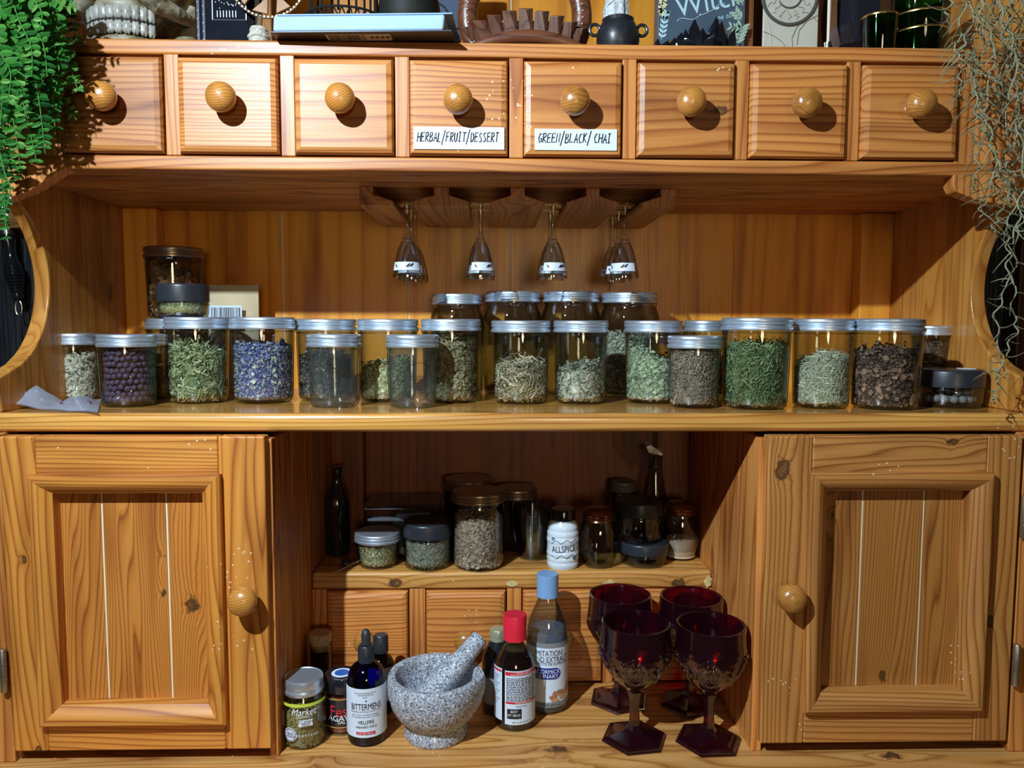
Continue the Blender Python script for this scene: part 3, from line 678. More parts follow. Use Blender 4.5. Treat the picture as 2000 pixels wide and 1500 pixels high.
J((1335, 1420, 626, 775), 'wide jar almost hidden behind the small jar of grey-brown herb', (700, 'flake', .0022, 1200, H_['dark']), Y=1.10)
J((1303, 1408, 655, 799), 'half-pint jar packed with grey-brown herb, standing in front of the mint jar', (684, 'twig', .0024, 3800, H_['brown'], dict(rough=.003)))
J((1409, 1543, 620, 802), 'large wide jar two thirds full of dark green dried leaves', (684, 'needle', .0042, 4600, H_['green'], dict(rough=.005, tiltx=.002)))
J((1547, 1662, 622, 800), 'wide jar of whitish fluffy herb heaped to the right', (712, 'twig', .0026, 4000, H_['white'], dict(tiltx=.005, mound=.008, rough=.004)))
j17 = J((1663, 1797, 622, 803), 'wide jar of dark brown whole cloves and flower heads at the right end', (700, 'chunk', .0018, 1800, H_['star'], dict(rough=.006, mound=.006, sv=.5)))
for jj in (e1, e2, j10, j11, j14, j17): emblem(*jj, w=.62, h=.62, vc=.45, ang=(.35 if jj is e2 or jj is j11 else -.25))
# grapes relief on the empty jar
mb = MB(); cx, cy, r, H, hb, R, Rb = e2[1]
for i in range(5):
    for j in range(5 - i): p = wrap((0, 0, 0), R * .985, .35, (j - (4 - i) / 2) * .0042, hb * .52 - i * .0038); mb.ball(p, .0021, 8)
obj('moulded_grapes', mb, GL, e2[0], world=False)
def glass_text(jj, txt, size, v, ang, shear=.25):
    mb = MB(); text_on(mb, txt, size, (0, 0, 0), jj[1][5], ang, 0, v, shear=shear, lift=.0008); obj('moulded_lettering', mb, GLF, jj[0], world=False, smooth=False)
GLF = glass('frosted_relief', (.62, .66, .66), (.3, .3, .3), rough=.2)
glass_text(j10, 'Kerr', .017, .052, .1)
# star heads in the clove jar
mb = MB(); cx, cy, r, H, hb, R, Rb = j17[1]; r4 = random.Random(5)
for k in range(26):
    th = r4.uniform(-pi * .95, -pi * .05) if k % 3 else r4.uniform(0, 2 * pi); z = r4.uniform(.012, .075); q = R - .010
    c = Vector((q * cos(th), q * sin(th), z)); mb.ball(c, .0022, 8)
    for s_ in range(9):
        d = Vector((r4.gauss(0, 1), r4.gauss(0, 1), r4.gauss(0, 1))).normalized() * r4.uniform(.006, .009); e = c + d
        rr = sqrt(e.x ** 2 + e.y ** 2); kk = min(1, (Rb - .004) / rr); e = Vector((e.x * kk, e.y * kk, max(.006, e.z)))
        mb.tube([c, e], .0005, 5); mb.ball(e, .0017, 6)
obj('flower_heads', mb, plain('dry_brown', (.17, .10, .075), .7, noise=.4, nscale=300), j17[0], world=False)
# berries, each its own object
BERM = plain('purple_berry', (.15, .085, .13), .55, noise=.4, nscale=300, bump=.6)
cx, cy, r, H, hb, R, Rb = B2[1]; mb = MB(); mb.ball((0, 0, 0), .0041, 14, sq=(1, 1, .93))
for a in range(5): mb.ball((.0016 * cos(a * 1.257), .0016 * sin(a * 1.257), .0034), .0008, 6)
bm0 = None; k = 0; layer = 0; z = .0095
GB = 'dark berries inside the half-pint jar'
while z < .083:
    for ring_r, cnt in ((Rb - .0072, 21), (Rb - .0152, 13)):
        if ring_r < .01 or (cnt == 13 and z < .072): continue
        for j in range(cnt):
            th = 2 * pi * (j + (layer % 2) * .5) / cnt + random.uniform(-.035, .035)
            if cnt == 21 and sin(th) > .35 and z < .075: continue
            pos = (cx + ring_r * cos(th), cy + ring_r * sin(th), Z0 + z + random.uniform(-.0013, .0013))
            if bm0 is None:
                o = obj('berry', mb, BERM, None, world=False, loc=pos); bm0 = tag(o, 'round dark purple dried berry packed inside the half-pint jar', 'berry', GB)
            else:
                o = bm0.copy(); S.collection.objects.link(o); o.location = pos
            o.rotation_euler = (random.uniform(0, 6), random.uniform(0, 6), 0); k += 1; sc_ = random.uniform(.86, 1.06); o.scale = (sc_, sc_, sc_)
    z += .0072; layer += 1
# four tall shouldered jars behind
QG = 'tall shouldered jars behind the row'
for bx, lb, fl in (((843, 942, 573, None), 'leftmost tall shouldered jar in the back row, its lid lowest of the four', None),
               ((947, 1055, 568, None), 'second tall shouldered jar from the left in the back row, under the middle seam', None),
               ((1060, 1170, 568, None), 'third tall shouldered jar from the left in the back row', None),
               ((1175, 1285, 570, None), 'rightmost tall shouldered jar in the back row, filled with pale herb', (660, 'chunk', .0018, 2600, H_['grey'], dict(rough=.004)))):
    Yq = 1.165
    J(bx, lb, fl, Y=Yq, group=QG, bodyw=1.08, baseww=1.04, sh=.026, corner=.16, neckk=.93)
# back left pile
J((286, 400, 622, None), 'jar standing behind the rosemary jar and carrying the tall jar of rust flakes', (690, 'flake', .0025, 700, H_['olive']), Y=1.165, group=None, name='mason_jar')
_, yb2, _, _ = fit(286, 400, 622, None, Z0, 1.165)
topz = T(343, 622)[1] * (1.165 - fit(286, 400, 622, None, Z0, 1.165)[2])
J((283, 395, 479, None), 'tall jar of rust-brown flakes with a dull bronze lid, stacked at the back left', (525, 'flake', .0035, 2200, H_['rust'], dict(tiltx=-.012, rough=.004)), zb=topz + .0003, Y=1.175, lidm=BRZ, group=None)
g5 = fit(325, 449, 619, 790, Z0)
jar((308, 406, 553, None), Z0 + g5[3] + .0002, 'low jar of pale green flakes with a black lid on top of the rosemary jar', Y=g5[1] + .004, lid='flat', lidh=.0235, lidm=BLK,
    bodyw=.99, baseww=.96, sh=.003, corner=.14, knurl=False, name='low_jar', fill=dict(z=582, shape='seed', size=.0016, n=4200, mat=H_['pale']))
# low jar of beads at the right, small jar behind it on another low jar
lj, g = jar((1791, 1914, 717, 799), Z0, 'low glass jar of round grey beads with a wide black lid', lid='flat', lidh=.0225, lidm=BLK, bodyw=.985, baseww=.95, sh=.003, corner=.16, knurl=False, name='low_jar')
bead = None; mb = MB(); mb.ball((0, 0, 0), .0053, 16, sq=(1, 1, .96)); BD = plain('grey_bead', (.33, .31, .31), .45, noise=.15, nscale=90)
for lay, cnt, rr in ((0, 16, g[6] - .0125), (0, 9, g[6] - .0245), (1, 13, g[6] - .016), (1, 5, .010)):
    for j in range(cnt):
        th = 2 * pi * (j + .35 * lay) / cnt + .1
        if lay == 1 and cos(th) < -.45 and cnt == 13: continue
        pos = (g[0] + rr * cos(th), g[1] + rr * sin(th), Z0 + .0112 + lay * .0088)
        if bead is None: o = bead = tag(obj('bead', mb, BD, None, world=False, loc=pos), 'round matt grey bead inside the low black-lidded jar', 'bead', 'grey beads inside the low jar')
        else: o = bead.copy(); S.collection.objects.link(o); o.location = pos
lj2, g2 = jar((1775, 1880, 712, None), Z0, 'low black-lidded jar carrying the small jar of brown seeds', lid='flat', lidh=.02, lidm=BLK, bodyw=.985, baseww=.95, sh=.003, corner=.16, knurl=False, name='low_jar', Y=g[1] + .098)
J((1783, 1858, 636, None), 'small tapered jar of dark brown seeds stacked at the right wall', (672, 'seed', .002, 1500, H_['star']), zb=Z0 + g2[3] + .0002, Y=g[1] + .095, lidh=.0135, bodyw=.93, baseww=.80, group=None)
tagt = obj('paper_tag', (lambda m: (m.box(g[0] + .012, g[0] + .027, g[1] - .012, g[1] + .004, Z0 + g[3] + .0002, Z0 + g[3] + .0012), m)[1])(MB()), WHITE, None, smooth=False); tag(tagt, 'scrap of white paper lying on the low bead jar lid', 'paper')
# kraft bag
KR_ = plain('kraft_paper', (.56, .45, .27), .7, noise=.10, nscale=25, bump=.25)
mb = MB(); rows = []; rb2 = []
xa, za = onY(402, 780, 1.185); xb, zt_ = onY(506, 557, 1.185)
for i in range(13):
    t = i / 12; row = []; rw = []
    for j in range(17):
        s_ = j / 16; bul = .018 * sin(pi * s_) ** .6 * (1 - t) ** .7 + .0015
        z = Z0 + .0005 + (zt_ - Z0) * t + (random.uniform(-.0022, .0012) if i == 12 else 0); xx = xa + (xb - xa) * s_ - .002 * sin(3 * t) * (1 if s_ > .5 else -1)
        wv = .002 * sin(7 * t + 3 * s_); row.append((xx, 1.185 - bul + wv, z)); rw.append((xx, 1.185 + bul * .8 + wv + .001, z))
    rows.append(row); rb2.append(rw)
mb.grid(rows); mb.grid([r[::-1] for r in rb2])
for q in (rows, rb2): pass
mb.grid([[rows[i][0], rb2[i][0]] for i in range(13)]); mb.grid([[rb2[i][-1], rows[i][-1]] for i in range(13)])
bag = thing('kraft_bag', 'tan kraft paper bag with torn top and a barcode sticker, behind the lavender jar', 'bag', ((xa + xb) / 2, 1.185, Z0))
obj('pouch', mb, KR_, bag)
BLB = plain('sticker_blue', (.62, .74, .84), .6)
mb = MB(); sx0, sz0 = onY(412, 640, 1.175); sx1, sz1 = onY(476, 597, 1.175)
mb.box(sx0, sx1, 1.166, 1.1665, sz0, sz1)
st = obj('sticker', mb, BLB, bag, smooth=False); mb = MB(); xx = sx0 + .004; r5 = random.Random(2)
while xx < sx1 - .004:
    wd = r5.choice((.0005, .001, .0015)); mb.box(xx, xx + wd, 1.1656, 1.1659, sz1 - .018, sz1 - .003); xx += wd + r5.choice((.0006, .001, .0014))
obj('barcode', mb, INK, st, smooth=False)
# little plastic zip bag at the left end
ZB, nt, N, L, p = nmat('zip_plastic'); N.remove(p); tr = N.new('ShaderNodeBsdfTransparent'); df = N.new('ShaderNodeBsdfDiffuse'); gl = N.new('ShaderNodeBsdfGlossy'); gl.inputs['Roughness'].default_value = .18
df.inputs[0].default_value = (.50, .55, .66, 1); m1 = N.new('ShaderNodeMixShader'); m1.inputs[0].default_value = .42; m2 = N.new('ShaderNodeMixShader'); m2.inputs[0].default_value = .16
L.new(tr.outputs[0], m1.inputs[1]); L.new(df.outputs[0], m1.inputs[2]); L.new(m1.outputs[0], m2.inputs[1]); L.new(gl.outputs[0], m2.inputs[2]); L.new(m2.outputs[0], N['Material Output'].inputs[0])
def onZ(x, y, z): a, b_ = T(x, y); Yq = z / b_; return (a * Yq, Yq)
zbag = thing('zip_bag', 'small crumpled clear plastic zip bag with dark bits at the left end of the shelf', 'bag', (-.50, .92, Z0))
pa, pb, pc, pd = onZ(16, 793, Z0 + .004), onZ(72, 770, Z0 + .016), onZ(197, 778, Z0 + .004), onZ(190, 805, Z0 + .002)
for lay in (0, 1):
    rows = []
    for i in range(9):
        t = i / 8; row = []
        for j in range(21):
            s_ = j / 20; f0 = np.array(pa) * (1 - s_) + np.array(pd) * s_; f1 = np.array(pb) * (1 - s_) + np.array(pc) * s_; q = f0 * (1 - t) + f1 * t
            lift = .0008 + .018 * max(0, 1 - s_ * 2.4) * (.35 + t) + (.012 * sin(pi * t) * max(0, sin(pi * (s_ - .45) / .55)) if lay else 0) + .0012 * abs(sin(9 * s_ + 5 * t))
            row.append((q[0], q[1], Z0 + lift + lay * .0012))
        rows.append(row)
    if lay == 0: mb = MB()
    mb.grid(rows)
obj('plastic_film', mb, ZB, zbag)
mb = MB()
for k in range(60):
    s_ = random.uniform(.55, .92); t = random.uniform(.2, .8); f0 = np.array(pa) * (1 - s_) + np.array(pd) * s_; f1 = np.array(pb) * (1 - s_) + np.array(pc) * s_; q = f0 * (1 - t) + f1 * t
    mb.ball((q[0], q[1], Z0 + random.uniform(.004, .010)), random.uniform(.0012, .0028), 6)
o = obj('dark_bits', mb, BERM, zbag); o['kind'] = 'stuff'
# ================================================================== helpers for bottles
def prof_px(xc, Yc, zb, pts):
    return [((T(xc + h, y)[0] - T(xc - h, y)[0]) / 2 * Yc, T(xc, y)[1] * Yc - zb) for h, y in pts]
class Bot:
    def __init__(s, name, label, cat, x0, x1, yb, zb, Y=None, group=None, rb=.9):
        s.xm = (x0 + x1) / 2; s.cx, s.cy, s.r, _ = fit(x0, x1, yb - 60, yb, zb, Y, rb); s.zb = zb
        s.root = thing(name, label, cat, (s.cx, s.cy, zb), group)
    def p(s, pts): return prof_px(s.xm, s.cy, s.zb, pts)
    def zf(s, y): return T(s.xm, y)[1] * (s.cy - s.r) - s.zb          # height of a mark on the near side
    def part(s, name, prof, mat, parent=None, seg=64, rf=None, smooth=True):
        mb = MB(); mb.lathe(prof, seg=seg, rf=rf); return obj(name, mb, mat, parent or s.root, world=False, smooth=smooth)
def shell(outer, t):
    """closed glass wall: outer profile from base centre up to the rim, then the inside back down"""
    inn = [(max(r - t, .0003), z if k else z) for k, (r, z) in enumerate(outer) if r > t * 1.2]
    inn = [(r, max(z, t * 1.6)) for r, z in inn]
    return outer + inn[::-1] + [(0, t * 1.6)]
ZS = -.354
# ================================================================== on the niche shelf
J((693, 783, 1025, 1116), 'small tapered jar of pale green seeds, leftmost jar on the niche shelf', (1064, 'seed', .0019, 3400, H_['pale'], dict(sv=.3)), zb=ZS, lidh=.0130, bodyw=.93, baseww=.82, group=None)
jar((788, 882, 1005, 1117), ZS, 'straight glass jar of grey dried bits with a black lid, beside the tapered jar', lid='flat', lidh=.0215, lidm=BLK, bodyw=.985, baseww=.96, sh=.003, corner=.14, knurl=False, name='straight_jar', fill=dict(z=1064, shape='twig', size=.0024, n=2600, mat=H_['grey'], rough=.003))
J((882, 987, 946, 1119), 'bronze-lidded jar of fawn bark chips, tallest jar at the front of the niche shelf', (1024, 'chunk', .0017, 4200, H_['fawn'], dict(rough=.003, tiltx=-.002)), zb=ZS, lidm=BRZ, lidh=.0155, bodyw=.98, baseww=.95, corner=.28, group=None)
J((866, 962, 924, None), 'dim bronze-lidded jar at the back of the niche shelf, behind the bark jar', None, zb=ZS, Y=1.195, lidm=BRZ, group=None)
J((968, 1050, 942, None), 'dim bronze-lidded jar at the back of the niche shelf, behind the plastic cups', None, zb=ZS, Y=1.195, lidm=BRZ, group=None)
# stack of clear cups
cupx, cupy, cupr, cuph = fit(1001, 1084, 976, 1097, ZS, rb=.75)
cup0 = None; GRC = 'clear plastic cups nested in one stack'
rb_ = cupr * .70; ch = cuph - .0145 * 1.6
mb = MB(); pr = [(0, .0015), (rb_ * .9, .0015), (rb_, 0), (rb_ * 1.02, .004), (rb_ * 1.06, .005), (rb_ * 1.07, .008), (cupr * .93, ch - .012), (cupr * .96, ch - .010), (cupr * .97, ch - .001), (cupr, ch), (cupr, ch + .0008), (cupr * .965, ch), (cupr * .92, ch - .012), (rb_ * 1.04, .009), (rb_ * .98, .0024), (0, .0024)]
mb.lathe(pr, seg=64)
for k in range(6):
    pos = (cupx, cupy, ZS + k * .0046)
    if k == 0: cup0 = tag(obj('plastic_cup', mb, GLT, None, world=False, loc=pos), 'ribbed clear plastic cup, outermost at the foot of the nested stack', 'cup', GRC)
    else: o = cup0.copy(); S.collection.objects.link(o); o.location = pos; o['label'] = 'clear plastic cup, ' + ['', 'second', 'third', 'fourth', 'fifth', 'topmost, open rim'][k] + (' from the bottom' if k < 5 else '') + ' of the nested stack'
# allspice bottle
MILK = plain('milk_glass', (.70, .80, .88), .22, coat=.6)
b = Bot('milk_glass_bottle', 'ribbed milk glass spice bottle marked ALLSPICE with a black cap', 'bottle', 1067, 1131, 1115, ZS)
R0 = b.r; hA = T(b.xm, 1012)[1] * b.cy - ZS
pr = [(0, .001), (R0 * .80, .001), (R0 * .86, 0), (R0 * .93, .003)]
nr = 6
for z0_, z1_ in ((.003, .026), (hA - .034, hA - .006)):
    k = 3 if z0_ < .01 else 3
    for i in range(k * 8 + 1):
        t = i / (k * 8); pr.append((R0 * (.955 + .035 * abs(sin(pi * t * k))) * (1 - (.12 * t * t if z0_ > .01 else .03 * (1 - t))), z0_ + (z1_ - z0_) * t))
pr = pr[:4] + pr[4:29] + [(R0 * .955, .028), (R0 * .955, hA - .036)] + pr[29:] + [(R0 * .70, hA - .002), (R0 * .66, hA + .004)]
bt = b.part('glass_body', pr + [(0, hA + .004)], MILK)
hc = T(b.xm, 993)[1] * b.cy - ZS
b.part('cap', [(R0 * .74, hA - .001), (R0 * .76, hA + .001), (R0 * .74, hA + .003), (R0 * .74, hc - .002), (R0 * .70, hc), (R0 * .5, hc + .0003), (0, hc + .0003)], BLKG)
mb = MB(); zt_ = b.zf(1074)
text_on(mb, 'ALLSPICE', .0135, (0, 0, 0), R0 * .955, -.02, 0, zt_, cond=.66, rot=.08)
for dz, sg in ((.011, 1), (-.011, -1)):
    pts = [wrap((0, 0, 0), R0 * .955, -.02, u, zt_ + dz + u * .08 + .0022 * sin(u * 420 * sg), .0009) for u in np.linspace(-.019, .019, 30)]; mb.tube(pts, .00035, 4)
    ce = (-.016 * sg, dz); pts = [wrap((0, 0, 0), R0 * .955, -.02, ce[0] + .0026 * cos(a) * (1 - a / 12), zt_ + ce[1] + .0026 * sin(a) * (1 - a / 12) + .003 * sg, .0009) for a in np.linspace(0, 7, 22)]; mb.tube(pts, .0005, 4)
obj('lettering', mb, INK, bt, world=False, smooth=False)
# swirled shakers
def shaker(x0, x1, lid0, lid1, yl, yb, lidm, label, Y=None, fillz=None):
    b = Bot('glass_shaker', label, 'shaker', x0, x1, yb, ZS, Y, rb=.7)
    R0 = b.r; hl = T(b.xm, yl)[1] * b.cy - ZS; hg = hl - .019; nk = (lid1 - lid0) / (x1 - x0) * R0 * .93
    out = [(0, .002), (R0 * .62, .002), (R0 * .70, 0), (R0 * .76, .004), (R0 * .90, .016), (R0 * .99, hg * .42), (R0 * 1.0, hg * .52), (R0 * .95, hg * .75), (R0 * .88, hg * .92), (nk, hg), (nk, hg + .006)]
    rf = lambda th, i, z: 1 + .012 * abs(sin(6 * th + z * 60)) * (1 if .003 < z < hg * .95 else 0)
    b.part('glass_body', shell(out, .0022), GL, rf=rf, seg=96)
    L_ = R0 * (lid1 - lid0) / (x1 - x0)
    b.part('lid', [(L_ * .97, hg), (L_, hg + .001), (L_ * .96, hg + .003), (L_, hg + .005), (L_ * .96, hg + .007), (L_ * .99, hg + .009), (L_ * .94, hg + .012), (L_ * .80, hg + .0165), (L_ * .5, hl - .0004), (0, hl)], lidm)
    if fillz: contents(b.root, R0 * .78, .004, fillz, 'seed', .0010, 2400, H_['salt'], rf=lambda z: R0 * min(.94, .70 + z * 9), rough=.0008)
    return b
COP = plain('copper_lid', (.30, .13, .07), .2, .85)
shaker(1131, 1207, 1135, 1199, 990, 1112, COP, 'empty swirled glass shaker with a dark copper lid, next to the milk glass bottle')
shaker(1293, 1364, 1296, 1358, 978, 1096, COP, 'glass shaker holding pale grains, copper lid, right end of niche shelf', fillz=.030)
# stacked low jars
LB = dict(lid='flat', lidm=BLK, bodyw=.985, baseww=.94, sh=.003, corner=.20, knurl=False, name='low_jar', cat='jar')
r1, gA = jar((1209, 1303, 1041, 1112), ZS, 'lower of two stacked empty low jars with black lids on the niche shelf', lidh=.0165, **LB)
jar((1202, 1294, 965, None), ZS + gA[3] + .0002, 'upper of two stacked empty low jars with black lids on the niche shelf', lidh=.0215, Y=gA[1] + .002, **LB)
# dim things at the back of the niche
b = Bot('ringed_bottle', 'tall slender glass bottle with a ringed neck and tilted pour flap, back right of niche', 'bottle', 1252, 1302, 1080, ZS, 1.19)
out = b.p([(25, 1085), (25, 1000), (22, 965), (17, 935), (13.5, 915)]); hN = out[-1][1]; out = [(0, .001), (out[0][0] * .9, .001), (out[0][0], .003)] + out[1:]
rn = out[-1][0]
for k in range(5): out += [(rn, hN + .0045 * k + .0012), (rn * 1.10, hN + .0045 * k + .0024), (rn, hN + .0045 * k + .0040)]
b.part('glass_body', shell(out, .0018), GL)
mb = MB(); zt_ = T(1275, 885)[1] * 1.19 - ZS
mb.prism([(-.012, zt_ + .001), (.010, zt_ - .004), (.012, zt_), (-.008, zt_ + .014), (-.016, zt_ + .010)], 'y', -.006, .006); obj('pour_flap', mb, SILV, b.root, world=False, bevel=.001)
mb = MB(); P = [onY(x, y, 1.16) for x, y in ((1224, 846), (1221, 880), (1256, 919), (1262, 912), (1290, 876), (1300, 846))]; P[0] = (P[0][0], -.1278); P[-1] = (P[-1][0], -.1278)
mb.prism(P, 'y', 1.155, 1.20); h_ = tag(obj('plastic_holder', mb, GLT, None, bevel=.001, loc=(.19, 1.17, -.15)), 'clear angular plastic holder hanging under the counter inside the dark niche', 'holder')
J((1193, 1243, 934, None), 'dim glass jar with a grooved grey lid, behind the stacked low jars', None, zb=ZS, Y=1.20, lidm=plain('grey_lid', (.12, .12, .12), .4), bodyw=.9, baseww=.9, group=None)
b = Bot('black_bottle', 'black wine-shaped bottle in the dark left corner of the niche shelf', 'bottle', 636, 684, 1090, ZS, 1.165)
b.part('glass_body', [(0, .001), (b.r * .95, .001), (b.r, .004), (b.r, .075), (b.r * .9, .092), (b.r * .42, .108), (b.r * .36, .128), (b.r * .42, .130), (b.r * .42, .136), (0, .136)], BLKG)
mb = MB(); zz_ = .0065; c_ = onZ(673, 1112, ZS); mb.ball((0, 0, zz_), .0065, 18); mb.lathe([(.003, -.0001), (.0045, .0)], seg=18)
tag(obj('glossy_ball', mb, BLKG, None, world=False, loc=(c_[0], c_[1] + .008, ZS)), 'small glossy black ball beside the black bottle', 'ball')
mb = MB(); q0 = onY(653, 1139, 1.070); q1 = onZ(702, 1103, ZS + .004)
mb.tube([(q0[0], 1.069, ZS + .0012), (q1[0], q1[1] + .02, ZS + .0052)], .0011, 6); tag(obj('thin_stick', mb, plain('straw', (.45, .33, .18), .6), None), 'thin straw-coloured stick jutting off the left end of the niche shelf', 'stick')
mb = MB(); xa, z1_ = onY(718, 974, 1.16); xb, _ = onY(858, 974, 1.16); z1_ -= .004
bx = thing('plastic_box', 'clear lidded plastic box with something black inside, back of the niche shelf', 'box', ((xa + xb) / 2, 1.17, ZS))
mb.box(xa, xb, 1.135, 1.205, ZS, z1_ - .008); obj('tub', mb, GLT, bx, bevel=.004)
mb = MB(); mb.box(xa - .003, xb + .003, 1.132, 1.208, z1_ - .008, z1_); obj('lid', mb, GLT, bx, bevel=.003)
mb = MB(); mb.prism([(xa + .02, ZS + .003), (xb - .01, ZS + .003), (xb - .012, z1_ - .012), (xa + .045, z1_ - .013)], 'y', 1.142, 1.198); obj('black_filling', mb, BLK, bx, bevel=.003)

# ================================================================== on the lower worktop
D0 = ZD
# cumin jar
b = Bot('spice_jar', 'spice jar of cumin seed with silver lid and yellow band, leftmost on the lower worktop', 'jar', 553, 637, 1467, D0)
hl = T(b.xm, 1302)[1] * (b.cy + b.r * .9) - D0; R0 = b.r; hb = hl - .0175
out = [(0, .003), (R0 * .6, .003), (R0 * .82, 0), (R0 * .94, .004), (R0, .011), (R0, hb * .76), (R0 * .97, hb * .86), (R0 * .84, hb * .95), (R0 * .82, hb), (R0 * .82, hb + .006)]
gb = b.part('glass_body', shell(out, .0022), GL)
L_ = b.part('lid', [(a * R0 * .90, hb + z) for a, z in ((.98, -.001), (1.0, 0), (1.03, .002), (1.03, .004), (.99, .0055), (.985, .008), (1.0, .009), (1.0, .0155), (.975, .0175), (.93, .018), (.90, .0172), (0, .0172))], ZINC, seg=120, rf=lambda th, i, z: 1 - (.010 if int(round(th / (2 * pi) * 120)) % 2 and i in (6, 7) else 0))
contents(b.root, R0 - .0028, .005, hb * .66, 'needle', .0045, 2600, H_['cumin'], rough=.006, tiltx=.003)
mb = MB(); patch(mb, (0, 0, 0), R0, 0, -R0 * 1.45, R0 * 1.45, b.zf(1382), b.zf(1376), lift=.0004, n=40); YL = plain('lime_band', (.58, .68, .06), .5)
obj('lime_band', mb, YL, gb, world=False)
WHP = plain('white_print', (.80, .84, .90), .5)
mb = MB(); cc = (0, 0, 0); zf = b.zf
text_on(mb, 'Market', .0115, cc, R0, 0, .0055, zf(1392), shear=.3, cond=.9); text_on(mb, 'DISTRICT', .0045, cc, R0, 0, .0070, zf(1401))
patch(mb, cc, R0, 0, .0, .0165, zf(1420), zf(1407), n=10, lift=.0004)
for i in range(9): patch(mb, cc, R0, -1.05, -.006, .006, zf(1424) + i * .0022, zf(1424) + i * .0022 + .0011, n=6)
text_on(mb, 'NET WT 1.8 OZ', .0042, cc, R0, 0, .0080, zf(1438), shear=.2)
for i in range(40):
    a0 = 2 * pi * i / 40
obj('white_lettering', mb, WHP, gb, world=False, smooth=False)
mb = MB(); disc_patch(mb, cc, R0, 0, -.0115, zf(1436), .0088, .0088, lift=.0005); obj('round_badge', mb, plain('badge_grey', (.62, .66, .74), .5), gb, world=False, smooth=False)
mb = MB(); text_on(mb, 'CUMIN', .0052, cc, R0, 0, .0082, zf(1411), lift=.0009); text_on(mb, 'SEED', .0048, cc, R0, 0, .0082, zf(1416.5), lift=.0009)
for k, t in enumerate(('farm', 'picked')): text_on(mb, t, .0048, cc, R0, 0, -.0115, zf(1433.5 + 5 * k), lift=.0011, shear=.3)
pts = [wrap(cc, R0, 0, -.0115 + .0074 * cos(2 * pi * i / 32), zf(1436) + .0074 * sin(2 * pi * i / 32), .001) for i in range(33)]; mb.tube(pts, .0003, 4)
obj('dark_lettering', mb, plain('slate_print', (.10, .14, .20), .5), gb, world=False, smooth=False)
# cork tube
b = Bot('cork_tube', 'glass tube of dark powder stopped with a cork, at the left wall of the niche', 'tube', 606, 650, 1400, D0, 1.035)
R0 = b.r; ht = T(b.xm, 1256)[1] * b.cy - D0
b.part('glass_body', shell([(0, .001), (R0 * .8, .001), (R0 * .93, .003), (R0 * .93, ht - .002), (R0 * .98, ht)], .0016), GL)
b.part('dark_filling', [(0, .004), (R0 * .84, .004), (R0 * .84, ht - .012), (0, ht - .010)], plain('dark_powder', (.035, .022, .020), .8, noise=.5, nscale=400))
b.part('cork', [(R0 * .76, ht - .009), (R0 * .88, ht + .001), (R0 * .97, ht + .004), (R0 * 1.0, ht + .0145), (R0 * .96, ht + .0155), (0, ht + .0155)], plain('cork', (.52, .36, .22), .8, noise=.35, nscale=350, bump=.6), seg=40)
# agave salt
b = Bot('salt_jar', 'small jar of red chili salt with a black label, partly behind the cobalt bottle', 'jar', 636, 702, 1438, D0)
R0 = b.r; hl = T(b.xm, 1301)[1] * (b.cy + R0 * .9) - D0; hb = hl - .0185
gb = b.part('glass_body', shell([(0, .002), (R0 * .8, .001), (R0 * .9, 0), (R0 * .96, .006), (R0 * .97, hb - .008), (R0 * .90, hb)], .002), GL)
contents(b.root, R0 * .97 - .003, .004, hb - .010, 'chunk', .0008, 3600, H_['chili'], rough=.001)
L_ = b.part('lid', [(R0 * .98, hb), (R0, hb + .001), (R0, hb + .015), (R0 * .95, hb + .0185), (R0 * .88, hb + .018), (0, hb + .018)], BLKG)
zf = b.zf; mb = MB(); cc = (0, 0, 0); patch(mb, cc, R0 * .965, 0, -R0 * 1.6, R0 * 1.6, zf(1421), zf(1367), n=48, lift=.0005); lb_ = obj('black_label', mb, BLKG, b.root, world=False)
mb = MB(); text_on(mb, 'Fesl', .021, cc, R0 * .965, 0, .001, zf(1391), lift=.0011, cond=.8); obj('red_lettering', mb, REDP, lb_, world=False, smooth=False)
mb = MB(); text_on(mb, 'AGAVE', .0105, cc, R0 * .965, 0, .0015, zf(1404), lift=.0011, cond=.95); text_on(mb, 'SALT', .0062, cc, R0 * .965, 0, .005, zf(1411.5), lift=.0011)
patch(mb, cc, R0 * .965, 0, -.003, .003, zf(1399), zf(1398), lift=.001, n=4); obj('white_lettering', mb, WHP, lb_, world=False, smooth=False)
mb = MB(); patch(mb, cc, R0 * .965, 0, -R0 * 1.6, R0 * 1.6, zf(1422.2), zf(1420.5), n=48, lift=.001); patch(mb, cc, R0 * .965, 0, -R0 * 1.6, R0 * 1.6, zf(1368), zf(1366.5), n=48, lift=.001); obj('gold_edge', mb, plain('gold_print', (.62, .36, .10), .4), lb_, world=False, smooth=False)
mb = MB(); mb.lathe([(0, hl + .0001), (R0 * .60, hl + .0001), (R0 * .60, hl + .0004), (0, hl + .0004)], seg=36); mb2 = mb; obj('round_seal', mb2, WHP, L_, world=False)
mb = MB(); mb.lathe([(0, hl + .0005), (R0 * .42, hl + .0005), (R0 * .42, hl + .0007), (0, hl + .0007)], seg=36); obj('blue_seal_centre', mb, plain('seal_blue', (.02, .12, .45), .4), L_, world=False)
